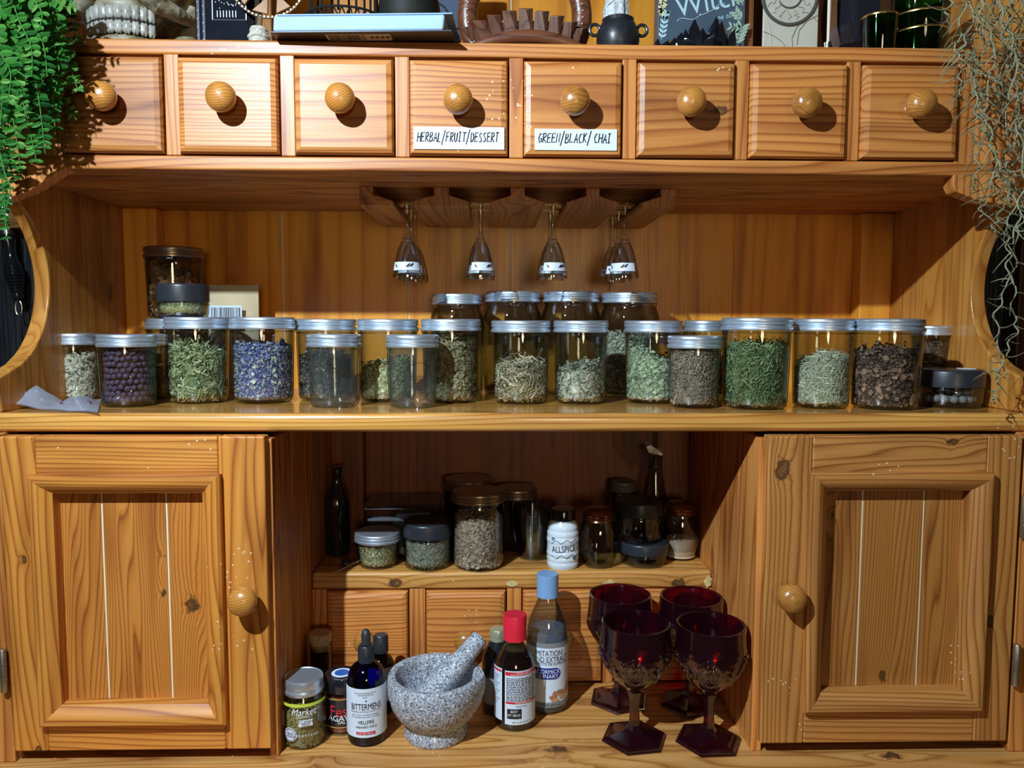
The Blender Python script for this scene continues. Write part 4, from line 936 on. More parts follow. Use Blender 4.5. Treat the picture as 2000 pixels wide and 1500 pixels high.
# cobalt dropper bottle
b = Bot('dropper_bottle', 'cobalt blue dropper bottle with a white label and black rubber bulb', 'bottle', 679, 755, 1460, D0)
pp = b.p([(38, 1455), (38, 1330), (36, 1315), (31, 1303), (23, 1295), (15, 1290), (12, 1284), (12, 1268)])
out = [(0, .002), (pp[0][0] * .85, .001), (pp[0][0] * .96, .003), (pp[0][0], .008)] + pp[1:]; R0 = pp[0][0]; b.r = R0
gb = b.part('glass_body', shell(out, .002), COB)
b.part('liquid', [(0, .004), (R0 * .90, .005), (R0 * .92, .008), (R0 * .92, pp[1][1] - .028), (0, pp[1][1] - .028)], plain('inky_liquid', (.004, .004, .012), .1))
q = b.p([(15.5, 1291), (16, 1288), (15.5, 1262), (13, 1259), (9.5, 1257), (9, 1250), (9.5, 1240), (7, 1232), (3, 1228.5)])
b.part('dropper_collar', q[:4] + [(0, q[3][1])], BLK, rf=lambda th, i, z: 1 - (.05 if int(round(th / (2 * pi) * 72)) % 2 and i in (1, 2) else 0), seg=72)
b.part('rubber_bulb', [(0, q[3][1])] + q[4:] + [(0, q[-1][1] + .0006)], plain('rubber', (.03, .033, .04), .42), seg=32)
zf = b.zf; mb = MB(); patch(mb, cc, R0, 0, -R0 * 1.62, R0 * 1.62, zf(1441), zf(1346), n=60, lift=.0004); lb_ = obj('paper_label', mb, WHITE, b.root, world=False)
mb = MB(); text_on(mb, 'BITTERMENS', .0112, cc, R0, 0, .003, zf(1381), cond=.60, lift=.001, rot=.03)
text_on(mb, 'HELLFIRE', .0066, cc, R0, 0, .003, zf(1411), cond=.72, lift=.001, rot=.03); text_on(mb, 'HABANERO SHRUB', .0042, cc, R0, 0, .003, zf(1420), cond=.7, lift=.001, rot=.03)
text_on(mb, '+', .006, cc, R0, 0, .003, zf(1369.5), lift=.001)
for y, t in ((1353.5, 'Your provisioning source'), (1357.5, 'cocktail flavouring'), (1362, 'from'), (1390, 'ORIGINAL EXTRACTS & BITTERS'), (1396, 'A bar mixer specifically designed'), (1400.5, 'for cocktails and other beverages')):
    text_on(mb, t, .0026, cc, R0, 0, .002, zf(y), lift=.001, shear=.25, rot=.03)
obj('black_lettering', mb, INK, lb_, world=False, smooth=False)
mb = MB(); patch(mb, cc, R0, 0, -.009, .014, zf(1435), zf(1429.5), n=14, lift=.0009); obj('red_bar', mb, REDP, lb_, world=False)
mb = MB(); text_on(mb, '5 FL OZ 148 mL', .0030, cc, R0, 0, .0025, zf(1432.2), lift=.0014, cond=.9); obj('bar_lettering', mb, WHP, lb_, world=False, smooth=False)
# amber bottle behind
b = Bot('amber_bottle', 'dark amber bottle with a ridged black cap, behind the cobalt dropper bottle', 'bottle', 716, 774, 1408, D0, 1.005)
pp = b.p([(29, 1400), (29, 1310), (27, 1296), (20, 1283), (12.5, 1276), (12, 1270)]); R0 = pp[0][0]
b.part('glass_body', shell([(0, .001), (R0 * .95, .001), (R0, .004)] + pp[1:], .002), AMB)
b.part('liquid', [(0, .004), (R0 * .9, .004), (R0 * .9, pp[1][1]), (0, pp[1][1])], plain('brown_liquid', (.02, .008, .003), .1))
q = b.p([(14.5, 1272), (14.5, 1242), (12, 1239)]); b.part('cap', q + [(0, q[-1][1])], BLK, seg=72, rf=lambda th, i, z: 1 - (.05 if int(round(th / (2 * pi) * 72)) % 2 and i < 2 else 0))
mb = MB(); patch(mb, cc, R0, .25, -R0 * 1.1, R0 * 1.1, .02, .065, n=24, lift=.0004); obj('pale_label', mb, WHITE, b.root, world=False)
# mortar and pestle
GRA, nt, N, L, p = nmat('granite'); tc = N.new('ShaderNodeTexCoord'); c = None
for sc, th, dk in ((420, .42, (.05, .06, .075)), (230, .36, (.10, .115, .14)), (620, .45, (.22, .24, .28))):
    n1 = N.new('ShaderNodeTexNoise'); n1.inputs['Scale'].default_value = sc; n1.inputs['Detail'].default_value = 1.5; L.new(tc.outputs['Object'], n1.inputs['Vector'])
    f_ = ramp(nt, n1.outputs[0], [(th - .02, (1, 1, 1)), (th + .02, (0, 0, 0))]); c = mixc(nt, f_, c if c is not None else (.45, .48, .54), dk)
n1 = N.new('ShaderNodeTexNoise'); n1.inputs['Scale'].default_value = 300; L.new(tc.outputs['Object'], n1.inputs['Vector'])
c = mixc(nt, ramp(nt, n1.outputs[0], [(.60, (0, 0, 0)), (.66, (1, 1, 1))]), c, (.78, .80, .82)); L.new(c, p.inputs['Base Color']); p.inputs['Roughness'].default_value = .6
bp = N.new('ShaderNodeBump'); bp.inputs['Distance'].default_value = .0008; bp.inputs['Strength'].default_value = .4; L.new(n1.outputs[0], bp.inputs['Height']); L.new(bp.outputs[0], p.inputs['Normal'])
cx, cy, rf_, _ = fit(790, 912, 1400, 1463, D0)
mR = (T(944, 1330)[0] - T(757, 1330)[0]) / 2 * cy; hM = T(850, 1313)[1] * cy - D0
k_ = mR / .056
P_ = [(0, .002), (rf_ * .8, .001), (rf_ * .95, 0), (rf_, .003), (rf_ * 1.0, .010), (rf_ * .96, .016), (rf_ * .97, .020), (mR * .80, .029), (mR * .92, .042), (mR * .99, .058), (mR * 1.0, hM * .85), (mR * .985, hM - .003), (mR * .96, hM), (mR * .84, hM - .001), (mR * .81, hM - .005), (mR * .79, hM * .75), (mR * .70, hM * .52), (mR * .52, hM * .36), (mR * .28, hM * .28), (0, hM * .26)]
def spout(th, i, z):
    d = (th - radians(352) + pi) % (2 * pi) - pi; return 1 + (.07 * math.exp(-(d / .22) ** 2) * min(1, max(0, (z - .03) / (hM - .03))) if i > 7 else 0)
mortar = thing('mortar', 'speckled grey granite mortar with a small lip and a turned foot', 'mortar', (cx, cy, D0)); mb = MB(); mb.lathe(P_, seg=96, rf=spout)
o = obj('bowl', mb, GRA, mortar, world=False)
mb = MB(); p0 = Vector((cx - .016, cy - .010, D0 + hM * .26 + .020)); e = onY(940, 1243, cy + .022); p1 = Vector((e[0], cy + .022, e[1])); d = (p1 - p0); Lp = d.length; d.normalize()
prof = [(0, -.0), (.010, .001), (.0165, .006), (.0190, .014), (.0185, .030), (.0160, .050), (.0130, .075), (.0115, Lp - .012), (.0112, Lp - .003), (.0085, Lp), (0, Lp + .0006)]
qd = Vector((0, 0, 1)).rotation_difference(d); mb.lathe(prof, seg=48); mb.v = [tuple(qd @ Vector(v)) for v in mb.v]
tag(obj('pestle', mb, GRA, None, world=False, loc=tuple(p0)), 'speckled grey granite pestle leaning to the right inside the mortar', 'pestle')
# dark bottle behind the pestle
b = Bot('dark_bottle', 'dark bottle with pale metal cap and grey label, behind the pestle', 'bottle', 941, 1003, 1398, D0, 1.0)
pp = b.p([(31, 1390), (31, 1285), (28, 1270), (18, 1254), (14, 1246)]); R0 = pp[0][0]
b.part('glass_body', [(0, .001), (R0 * .95, .001), (R0, .004)] + pp[1:] + [(0, pp[-1][1])], BLKG)
q = b.p([(15.5, 1249), (16, 1247), (15, 1244), (15.5, 1241), (15.5, 1230), (14, 1227)]); b.part('cap', q + [(0, q[-1][1])], plain('pale_cap', (.55, .60, .42), .3, .6))
mb = MB(); b.r = R0; patch(mb, cc, R0, -.3, -R0 * .9, R0 * .9, b.zf(1378), b.zf(1326), n=24, lift=.0004); lb_ = obj('grey_label', mb, plain('grey_label', (.16, .18, .21), .5), b.root, world=False)
mb = MB()
for i in range(11): patch(mb, cc, R0, -.3, -R0 * .8, R0 * (.5 + .3 * ((i * 7) % 3) / 3), b.zf(1330 + 4.3 * i), b.zf(1330 + 4.3 * i) + .0007, n=12, lift=.0008)
obj('printed_lines', mb, plain('faint_print', (.45, .50, .56), .5), lb_, world=False)
# vanilla bottle
b = Bot('extract_bottle', 'dark brown extract bottle with a red cap and white text label', 'bottle', 965, 1045, 1431, D0)
pp = b.p([(40, 1425), (40, 1310), (39, 1297), (34, 1280), (25, 1265), (16, 1253), (14.5, 1246)]); R0 = pp[0][0]; b.r = R0
out = [(0, .002), (R0 * .8, .001), (R0 * .92, .002), (R0 * .98, .006), (R0, .010)] + pp[1:]
b.part('glass_body', shell(out, .0016), GL)
b.part('dark_liquid', [(0, .004), (R0 * .86, .004), (R0 * .93, .009), (R0 * .945, pp[1][1]), (pp[2][0] * .94, pp[2][1]), (pp[3][0] * .93, pp[3][1]), (pp[4][0] * .9, pp[4][1]), (0, pp[4][1])], plain('vanilla_liquid', (.012, .005, .004), .08))
RCAP = plain('red_cap', (.72, .02, .045), .35, coat=.3)
q = b.p([(23.5, 1246), (23, 1240), (22.7, 1201), (22, 1199)]); cp = b.part('cap', q + [(0, q[-1][1])], RCAP)
zf = b.zf; mb = MB(); patch(mb, cc, R0, 0, -R0 * .50, R0 * 1.30, zf(1416), zf(1311), n=36, lift=.0005); patch(mb, cc, R0, 0, -R0 * 1.35, -R0 * .66, zf(1411), zf(1309), n=20, lift=.0005)
lb_ = obj('paper_label', mb, WHITE, b.root, world=False)
mb = MB(); patch(mb, cc, R0, 0, -R0 * .47, R0 * 1.25, zf(1320), zf(1313), n=36, lift=.0009); patch(mb, cc, R0, 0, -R0 * .45, R0 * 1.25, zf(1375), zf(1371), n=36, lift=.0009); patch(mb, cc, R0, 0, -R0 * 1.33, -R0 * .68, zf(1316), zf(1312), n=12, lift=.0009)
obj('red_bars', mb, REDP, lb_, world=False)
mb = MB(); r6 = random.Random(4)
for i in range(14):
    u = -R0 * .42; y = 1325 + i * 3.3
    while u < R0 * 1.05:
        wd = r6.uniform(.0015, .005); patch(mb, cc, R0, 0, u, min(u + wd, R0 * 1.12), zf(y + 1.5), zf(y), n=4, lift=.0009); u += wd + .0008
patch(mb, cc, R0, 0, -R0 * .38, R0 * .30, zf(1404), zf(1385), n=12, lift=.0009); 
text_on(mb, 'SHAKE WELL', .0026, cc, R0, 0, R0 * .3, zf(1380), lift=.0011); text_on(mb, 'NET 16 FL OZ 473 mL', .0028, cc, R0, 0, R0 * .35, zf(1411), lift=.0011)
for i in range(12): patch(mb, cc, R0, 0, -R0 * 1.25, -R0 * (.8 + .1 * (i % 3)), zf(1325 + i * 5), zf(1324 + i * 5), n=5, lift=.0009)
obj('dark_lettering', mb, INK, lb_, world=False)
mb = MB(); text_on(mb, 'VANILLA RICH', .0030, cc, R0, 0, R0 * .4, zf(1314.8), lift=.0014); text_on(mb, 'CHOCOLATE CHIP COOKIES', .0026, cc, R0, 0, R0 * .4, zf(1318.3), lift=.0014); text_on(mb, 'FLAVORFUL TIP', .0030, cc, R0, 0, R0 * .4, zf(1373), lift=.0014)
for k, t in enumerate(('BEST', 'BY 08/25')): text_on(mb, t, .0042, cc, R0, 0, -R0 * .05, zf(1390 + 7 * k), lift=.0014)
obj('white_lettering', mb, WHP, lb_, world=False, smooth=False)
# almond extract bottle
b = Bot('extract_bottle', 'tall clear extract bottle with a light blue cap and almond picture on the label', 'bottle', 1028, 1108, 1397, D0)
pp = b.p([(40, 1392), (40, 1240), (39, 1225), (35, 1208), (27, 1188), (20, 1172), (18, 1163)]); R0 = pp[0][0]; b.r = R0
out = [(0, .002), (R0 * .8, .001), (R0 * .92, .002), (R0, .008)] + pp[1:]
b.part('plastic_body', shell(out, .0014), GL)
LIQ = glass('clear_liquid', (.90, .95, 1.0), (.55, .66, .80), refl=.9, rough=.03, body=(.34, .44, .58), bm=.30)
b.part('clear_liquid', [(0, .004), (R0 * .90, .004), (R0 * .955, .010), (R0 * .955, pp[1][1]), (R0 * .93, pp[2][1]), (0, pp[2][1] + .001)], LIQ)
q = b.p([(21.5, 1163), (21.5, 1160), (21, 1157), (21.2, 1125), (20.5, 1120)]); b.part('cap', q + [(0, q[-1][1])], plain('blue_cap', (.20, .36, .62), .4))
zf = b.zf; mb = MB(); patch(mb, cc, R0, 0, -R0 * 1.5, R0 * 1.5, zf(1381), zf(1258), n=48, lift=.0005); lb_ = obj('paper_label', mb, WHITE, b.root, world=False)
mb = MB(); patch(mb, cc, R0, 0, -R0 * 1.5, R0 * 1.5, zf(1266), zf(1257), n=48, lift=.0009); BGY = plain('band_grey', (.22, .24, .25), .5); obj('grey_band', mb, BGY, lb_, world=False); mb = MB(); patch(mb, cc, R0, 0, -R0 * 1.5, R0 * 1.5, zf(1382), zf(1372), n=48, lift=.0009); obj('grey_band', mb, BGY, lb_, world=False)
mb = MB(); text_on(mb, 'IMITATION', .0105, cc, R0, 0, .000, zf(1277), cond=.72, lift=.001); text_on(mb, 'ALMOND EXTRACT', .0105, cc, R0, 0, -.004, zf(1289), cond=.70, lift=.001); text_on(mb, 'EXTRACTO DE ALMENDRA', .0055, cc, R0, 0, .002, zf(1297), cond=.8, lift=.001)
text_on(mb, '1 PINT (473 mL)', .0048, cc, R0, 0, .003, zf(1377), lift=.0014, cond=.9)
obj('dark_lettering', mb, plain('charcoal_print', (.06, .06, .07), .5), lb_, world=False, smooth=False)
mb = MB(); P = []; patch(mb, cc, R0, 0, -.020, .009, zf(1327), zf(1305), n=20, lift=.0009); disc_patch(mb, cc, R0, 0, .009, (zf(1327) + zf(1305)) / 2, .0075, (zf(1305) - zf(1327)) / 2, lift=.00095); obj('blue_oval', mb, BLUEP, lb_, world=False)
mb = MB(); text_on(mb, 'McCORMICK', .0078, cc, R0, 0, -.004, zf(1312), cond=.85, lift=.0016); text_on(mb, 'CULINARY', .0078, cc, R0, 0, -.004, zf(1321), cond=.9, lift=.0016); obj('white_lettering', mb, WHP, lb_, world=False, smooth=False)
mb = MB(); r6 = random.Random(8)
for k in range(22):
    t = r6.uniform(0, 1); u = .003 + t * .030; v = (zf(1366) * (1 - t) + zf(1348) * t) + r6.uniform(-.004, .005); ro = r6.uniform(-.9, .9); n = 14
    pts = [(0, 0)] + [(.0042 * cos(a) , .0026 * sin(a)) for a in np.linspace(0, 2 * pi, n, endpoint=False)]
    mb.add([wrap(cc, R0, 0, u + x * cos(ro) - y * sin(ro), v + x * sin(ro) + y * cos(ro), .001 + k * .00002) for x, y in pts], [(0, 1 + i, 1 + (i + 1) % n) for i in range(n)], k % 2)
obj('almond_picture', mb, [plain('almond_a', (.42, .17, .08), .5), plain('almond_b', (.58, .30, .17), .5)], lb_, world=False)
# ruby goblets
mb_cx, mb_cy, fr_, _ = fit(1180, 1304, 1440, 1474, D0, rb=.87)
gk = fr_ / .0375 * .985
def gob_rel(th, i, z):
    if not (.062 * gk < z < .124 * gk): return 1
    u = (th % (2 * pi / 5)) / (2 * pi / 5) * 2 - 1; v = (z / gk - .095) / .021
    d = sqrt((u / .62) ** 2 + v ** 2); fo = max(0, min(1, (1.25 - abs(v)) * 3))
    if abs(v) > 1.25: return 1
    if .78 < d < .98: return 1.06
    if d <= .78: return 1.0 + .05 * fo * (.5 + .5 * cos((u * 9 + v * 7) * pi)) * (.5 + .5 * cos((u * 9 - v * 7) * pi))
    d2 = sqrt(((abs(u) - 1) / .20) ** 2 + (v / .42) ** 2)
    if d2 < .45: return 1.07
    if d2 < .8: return 1.0
    if d2 < 1.1: return 1.035
    return 1.005 + .04 * (.5 + .5 * cos((u * 9 + v * 7) * pi)) * (.5 + .5 * cos((u * 9 - v * 7) * pi)) * max(0, 1 - abs(v) * .6)
mb_cx -= .0025
gob = thing('ruby_goblet', '', 'goblet', (mb_cx, mb_cy, D0), 'ruby glass goblets at the right of the worktop')
bowl = [(.0, .060), (.007, .060), (.011, .063)]
for i in range(1, 40):
    z = .063 + i / 39 * .081; bowl.append((float(np.interp(z, [.063, .067, .073, .080, .088, .096, .104, .112, .122, .134, .144], [.011, .0145, .0215, .0275, .0330, .0375, .0405, .0415, .0412, .0405, .0402])), z))
bowl = [(r * gk, z * gk) for r, z in bowl]; top = bowl[-1]
inner = [(top[0] - .0012 * gk, top[1] + .0008 * gk), (top[0] - .0028 * gk, top[1])] + [(max(r - .0034 * gk, .001), max(z, .068 * gk)) for r, z in bowl[3:][::-1] if r > .013 * gk] + [(0, .067 * gk)]
mb = MB(); mb.lathe(bowl + inner, seg=200, rf=lambda th, i, z: gob_rel(th, i, z) if i < len(bowl) else 1); o_b = obj('bowl', mb, RUBY, gob, world=False)
hexf = lambda n: (lambda th: cos(pi / n) / cos(((th) % (2 * pi / n)) - pi / n))
h6 = hexf(6)
mb = MB(); mb.lathe([(0, .014 * gk), (.0100 * gk, .014 * gk), (.0070 * gk, .019 * gk), (.0062 * gk, .030 * gk), (.0066 * gk, .050 * gk), (.0095 * gk, .0605 * gk), (0, .0606 * gk)], seg=72, rf=lambda th, i, z: h6(th)); obj('stem', mb, RUBY, gob, world=False, smooth=False)
mb = MB(); mb.lathe([(0, .004 * gk), (.030 * gk, .0015 * gk), (.0370 * gk, .0), (.0385 * gk, .002 * gk), (.0385 * gk, .0045 * gk), (.0355 * gk, .0062 * gk), (.0320 * gk, .0066 * gk), (.0125 * gk, .0125 * gk), (.0085 * gk, .0150 * gk), (0, .0152 * gk)], seg=72, rf=lambda th, i, z: h6(th) * 1.0)
for k in range(6):
    a0, a1 = k * pi / 3, (k + 1) * pi / 3
    for j in range(13):
        t = j / 13; x = .0385 * gk * (cos(a0) * (1 - t) + cos(a1) * t); y = .0385 * gk * (sin(a0) * (1 - t) + sin(a1) * t); mb.ball((x, y, .0022 * gk), .00155 * gk, 8)
obj('foot', mb, RUBY, gob, world=False, smooth=False)
gl_lab = ['front left of the four ruby glass goblets, its foot nearest the mortar side', 'front right of the four ruby glass goblets, close to the right door', 'back left of the four ruby glass goblets, beside the clear extract bottle', 'back right of the four ruby glass goblets, against the lower drawers']
gob['label'] = gl_lab[0]; gob.rotation_euler.z = .15
for i, (x, y, rz__) in enumerate(((1391, 1479, .05), (1208, 1396, .3), (1362, 1403, .2))):
    a, Yq, _, _ = fit(x - 62, x + 62, y - 34, y, D0, rb=.87)
    Yq = max(Yq, 0) if i == 0 else Yq
    dup(gob, (min(a, .3145 - .0432 * gk), Yq, D0), gl_lab[i + 1], rz__)

# ================================================================== glasses hanging in the rack
BAND = plain('frosted_band', (.62, .68, .76), .35)
ft = ZR + .0068
def flute(name='cordial_glass'):
    root = thing(name, '', 'glass', (0, 0, 0), 'stemmed glasses hanging upside down from the rack')
    # z = 0 at the resting foot, the bowl hangs below
    zs = lambda y: T(940, y)[1] * 1.055 - ft
    zr, zb_, zt2 = zs(543), zs(514), zs(464)
    mb = MB(); mb.lathe([(0, .0012), (.020, .0004), (.0245, 0), (.0245, .0012), (.012, .0030), (0, .0034)][::1], seg=48); mb.v = [(x, y, .0) if False else (x, y, z) for x, y, z in mb.v]; obj('foot', mb, GLS, root, world=False)
    mb = MB(); mb.lathe([(.0040, .0), (.0034, -.006), (.0030, zt2 * .5), (.0036, zt2 + .003), (.0065, zt2 - .002), (0, zt2 - .0025)], seg=20); obj('stem', mb, GLS, root, world=False)
    r_ = .0200; out = [(0, zt2 - .002), (.005, zt2 - .0025), (.0085, zt2 - .007), (.0125, zt2 - .016), (.0158, zt2 - .028), (.0182, zt2 - .040), (r_, zr + .004), (r_ * .985, zr)]
    inn = [(r - .0012, min(z, zt2 - .005)) for r, z in out[2:]][::-1]; mb = MB(); mb.lathe(out + inn + [(0, zt2 - .006)], seg=56); bw = obj('bowl', mb, GLS, root, world=False)
    zA, zB = zs(509) - .003, zs(523) - .005
    def rr(z):
        pts = sorted([(q[1], q[0]) for q in out]); return float(np.interp(z, [q[0] for q in pts], [q[1] for q in pts]))
    mb = MB(); mb.grid([[((rr(z) + .0003) * sin(a), -(rr(z) + .0003) * cos(a), z) for a in np.linspace(-1.15, 1.15, 30)] for z in np.linspace(zB, zA, 4)]); obj('frosted_band', mb, BAND, bw, world=False)
    mb = MB()
    for z in (zA, zB): mb.tube([((rr(z) + .0004) * sin(a), -(rr(z) + .0004) * cos(a), z) for a in np.linspace(-1.15, 1.15, 30)], .00025, 4)
    for (a0, dz, ro, s_) in ((.15, .0, .9, 1), (.42, .001, .9, .9), (-.75, 0, -.9, .6)):
        zc = (zA + zB) / 2 + dz; pts = []
        for t in np.linspace(0, 2 * pi, 17)[:-1]:
            x, y = .0048 * s_ * cos(t), .0012 * s_ * sin(t) * (1.3 - .5 * cos(t)); u, v = x * cos(ro) - y * sin(ro), x * sin(ro) + y * cos(ro); R_ = rr(zc) + .0007; pts.append((R_ * sin(a0 + u / R_), -R_ * cos(a0 + u / R_), zc + v))
        mb.add(pts, [tuple(range(16))])
    obj('leaf_print', mb, INK, bw, world=False, smooth=False)
    return root
fl = flute(); first = True
cols = [((768 + 808) / 2, 'first', 3), ((916 + 958) / 2, 'second', 2), ((1064 + 1106) / 2, 'third', 2), ((1210 + 1252) / 2, 'fourth', 3)]
xs_ = [795, 938, 1085, 1231]
for (px, nm, cnt), px2 in zip(cols, xs_):
    X = onY(px, 402, 1.015)[0]
    for k in range(cnt):
        Yk = (1.055, 1.108, 1.165)[k]; lab = 'stemmed glass hanging in the %s rack slot from the left, %s' % (nm, ('nearest the front', 'behind the front one', 'furthest back')[k])
        if first: fl.location = (X, Yk, ft); fl['label'] = lab; first = False
        else: dup(fl, (X, Yk, ft), lab, random.uniform(-.5, .5))
# ================================================================== on the top shelf
ZT = .3235 + .0002
def tx(x, Y, y=40): return T(x, y)[0] * Y
def tz(y, Y, x=1000): return T(x, y)[1] * Y
# resin skull: jaw and teeth show above the rail
BONE, nt, N, L, p = nmat('aged_bone'); tc = N.new('ShaderNodeTexCoord'); n1 = N.new('ShaderNodeTexNoise'); n1.inputs['Scale'].default_value = 55; n1.inputs['Detail'].default_value = 6; L.new(tc.outputs['Object'], n1.inputs['Vector'])
L.new(ramp(nt, n1.outputs[0], [(.30, (.05, .04, .025)), (.45, (.26, .21, .12)), (.60, (.42, .39, .29)), (.8, (.50, .50, .43))]), p.inputs['Base Color']); p.inputs['Roughness'].default_value = .42
bp = N.new('ShaderNodeBump'); bp.inputs['Distance'].default_value = .004; L.new(n1.outputs[0], bp.inputs['Height']); L.new(bp.outputs[0], p.inputs['Normal'])
Y = 1.03; sx = tx(268, Y); skull = thing('skull', 'aged resin skull with bared teeth at the left end of the top shelf', 'skull', (sx, Y, ZT)); sc = .00072
def ell(mb, c, r, disp=None, seg=40, rings=26, m=0):
    P = []
    for i in range(rings + 1):
        a = pi * i / rings - pi / 2; row = []
        for j in range(seg + 1):
            t = 2 * pi * j / seg; n_ = (cos(a) * cos(t), cos(a) * sin(t), sin(a)); k = disp(n_) if disp else 1
            row.append((c[0] + r[0] * n_[0] * k, c[1] + r[1] * n_[1] * k, c[2] + r[2] * n_[2] * k))
        P.append(row)
    mb.grid(P, m)
def face(n):
    x, y, z = n; k = 1.0
    for ex in (-.42, .42): k -= .30 * math.exp(-(((x - ex) / .17) ** 2 + ((z + .12) / .15) ** 2)) * (y < 0)
    k -= .25 * math.exp(-((x / .09) ** 2 + ((z + .42) / .13) ** 2)) * (y < 0)
    return k
mb = MB(); ell(mb, (sx, Y + .015, ZT + .115), (.068, .082, .070), face, 64, 44); o = obj('cranium', mb, BONE, skull)
def jawf(n): x, y, z = n; return 1 - .18 * max(0, z) - .10 * math.exp(-((x / .2) ** 2)) * (z < -.4)
mb = MB(); ell(mb, (sx, Y - .012, ZT + .020), (.050, .050, .0205), jawf, 48, 20)
for s_ in (-1, 1):   # ramus and cheek bone each side
    mb.tube([(sx + s_ * .047, Y - .015, ZT + .018), (sx + s_ * .058, Y + .012, ZT + .040), (sx + s_ * .062, Y + .020, ZT + .085)], [.010, .012, .009], 12)
obj('jaw', mb, BONE, skull)
mb = MB()
for s_ in (-1, 1): mb.tube([(sx + s_ * .066, Y + .02, ZT + .066), (sx + s_ * .064, Y - .02, ZT + .060), (sx + s_ * .046, Y - .048, ZT + .064), (sx + s_ * .028, Y - .058, ZT + .078)], [.006, .009, .012, .010], 12)
ell(mb, (sx, Y - .020, ZT + .060), (.040, .046, .020)); obj('upper_jaw', mb, BONE, skull)
TOOTH = plain('old_tooth', (.40, .40, .35), .3, noise=.22, nscale=90)
for row, (zc, hh) in enumerate(((ZT + .050, .0130), (ZT + .0325, .0115))):
    for k in range(10):
        a = (k - 4.5) * .205; mb = MB(); wd = .0049 if 2 < k < 7 else .0043
        P = []
        q = Vector((sx + .047 * sin(a), Y - .020 - .042 * cos(a), zc)); ell(mb, (0, 0, 0), (wd, .0042, hh * .62), lambda n: 1 + .22 * (abs(n[0] * n[2]) > .25), 14, 10)
        mb.v = [(q.x + v[0] * cos(a) - v[1] * sin(a), q.y + v[0] * sin(a) + v[1] * cos(a), q.z + v[2]) for v in mb.v]; obj('tooth', mb, TOOTH, skull)
mb = MB(); mb.tube([(sx + .0445 * sin(a), Y - .020 - .0395 * cos(a), ZT + .0412) for a in np.linspace(-1.1, 1.1, 20)], [.0042] * 20, 8)
obj('mouth_gap', mb, plain('dark_mouth_fill', (.02, .014, .01), .7), skull)  # dark tube filling the gap between the tooth rows
mb = MB(); mb.box(tx(150, 1.17), tx(470, 1.17), 1.17, 1.178, ZT, ZT + .185); tag(obj('black_board', mb, plain('dark_panel', (.012, .008, .006), .6, noise=.5, nscale=60, spec=.2), None, bevel=.002), 'near-black panel standing behind the skull and the navy journal', 'board')
# dark journal standing
NAVY = plain('navy_cover', (.004, .006, .012), .8, spec=.15, noise=.3, nscale=60); TOOL = plain('silver_tooling', (.30, .33, .40), .35, .8)
Y = 1.00; a0, a1 = tx(381, Y), tx(497, Y); bk = thing('journal', 'dark navy journal with silver tooling standing upright beside the skull', 'book', ((a0 + a1) / 2, Y, ZT))
mb = MB(); mb.box(a0 + .002, a1 - .002, Y + .004, Y + .030, ZT + .003, ZT + .20); obj('pages', mb, PAPER, bk, smooth=False)
mb = MB(); mb.box(a0, a1, Y, Y + .004, ZT, ZT + .205); mb.box(a0, a1, Y + .030, Y + .034, ZT, ZT + .205); mb.box(a0, a0 + .004, Y + .003, Y + .031, ZT, ZT + .205); cv = obj('cover', mb, NAVY, bk, bevel=.0012)
mb = MB(); xx = a0 + .006
for xq in (a0 + .0045, a0 + .0115): mb.tube([(xq, Y - .001, ZT + .001), (xq, Y - .001, ZT + .204)], .0022, 8)
for i in range(40): mb.ball((a0 + .0045 + (i % 2) * .007, Y - .003, ZT + .003 + i * .005), .0010, 6)
obj('silver_spine_strips', mb, TOOL, cv)
mb = MB(); xL, xR_ = a0 + .022, a1 - .010; zz0 = tz(46, Y); zz1 = ZT + .17
for (p0, p1) in (((xL, zz0), (xR_, zz0)), ((xL, zz1), (xR_, zz1)), ((xL, zz0), (xL, zz1)), ((xR_, zz0), (xR_, zz1))): mb.tube([(p0[0], Y - .0004, p0[1]), (p1[0], Y - .0004, p1[1])], .0007, 5)
for i in range(7): mb.tube([(xL + .006 + i * .0038, Y - .0004, zz0 + .003), (xL + .006 + i * .0038, Y - .0004, zz0 + .011)], .0006, 5)
for i in range(70): mb.ball((random.uniform(xL + .003, xR_ - .003), Y, random.uniform(zz0 + .014, zz0 + .05)), .0009, 6)
obj('silver_emblem', mb, TOOL, cv)
# rope-wrapped stand holding a broken-tile wheel
TWINE = plain('twine', (.58, .56, .48), .8, noise=.3, nscale=300, bump=.5); TERR = plain('terracotta', (.42, .24, .12), .6, noise=.25, nscale=60); DKM = plain('dark_metal', (.03, .028, .026), .4, .6)
Y = .985; wx = tx(527, Y); wh = thing('tile_wheel', 'round wheel of tan tile shards on a twine-wrapped stand', 'ornament', (tx(505, Y), Y, ZT))
mb = MB(); cxw = tx(505, Y)
for i in range(9):
    zc = ZT + .0032 + i * .0040; r_ = .0125 - .0004 * i + (.0018 if i % 3 == 0 else 0)
    mb.tube([(cxw + r_ * cos(t), Y + r_ * sin(t), zc + .0006 * sin(3 * t)) for t in np.linspace(0, 2 * pi, 25)], .0021, 6)
mb.lathe([(0, ZT - 0), (.011, ZT), (.010, ZT + .038), (0, ZT + .038)], (cxw, Y, 0), 20); obj('twine_stand', mb, TWINE, wh)
zc = ZT + .038 + .060; xc = tx(525, Y); R_ = .047
mb = MB(); mb.tube([(xc + R_ * cos(t), Y, zc + R_ * sin(t)) for t in np.linspace(0, 2 * pi, 60)], .0018, 8); mb.tube([(xc + R_ * .45 * cos(t), Y, zc + R_ * .45 * sin(t)) for t in np.linspace(0, 2 * pi, 40)], .0012, 8)
mb.tube([(cxw, Y, ZT + .034), (cxw + .002, Y, zc - R_ * .97)], .0035, 8)
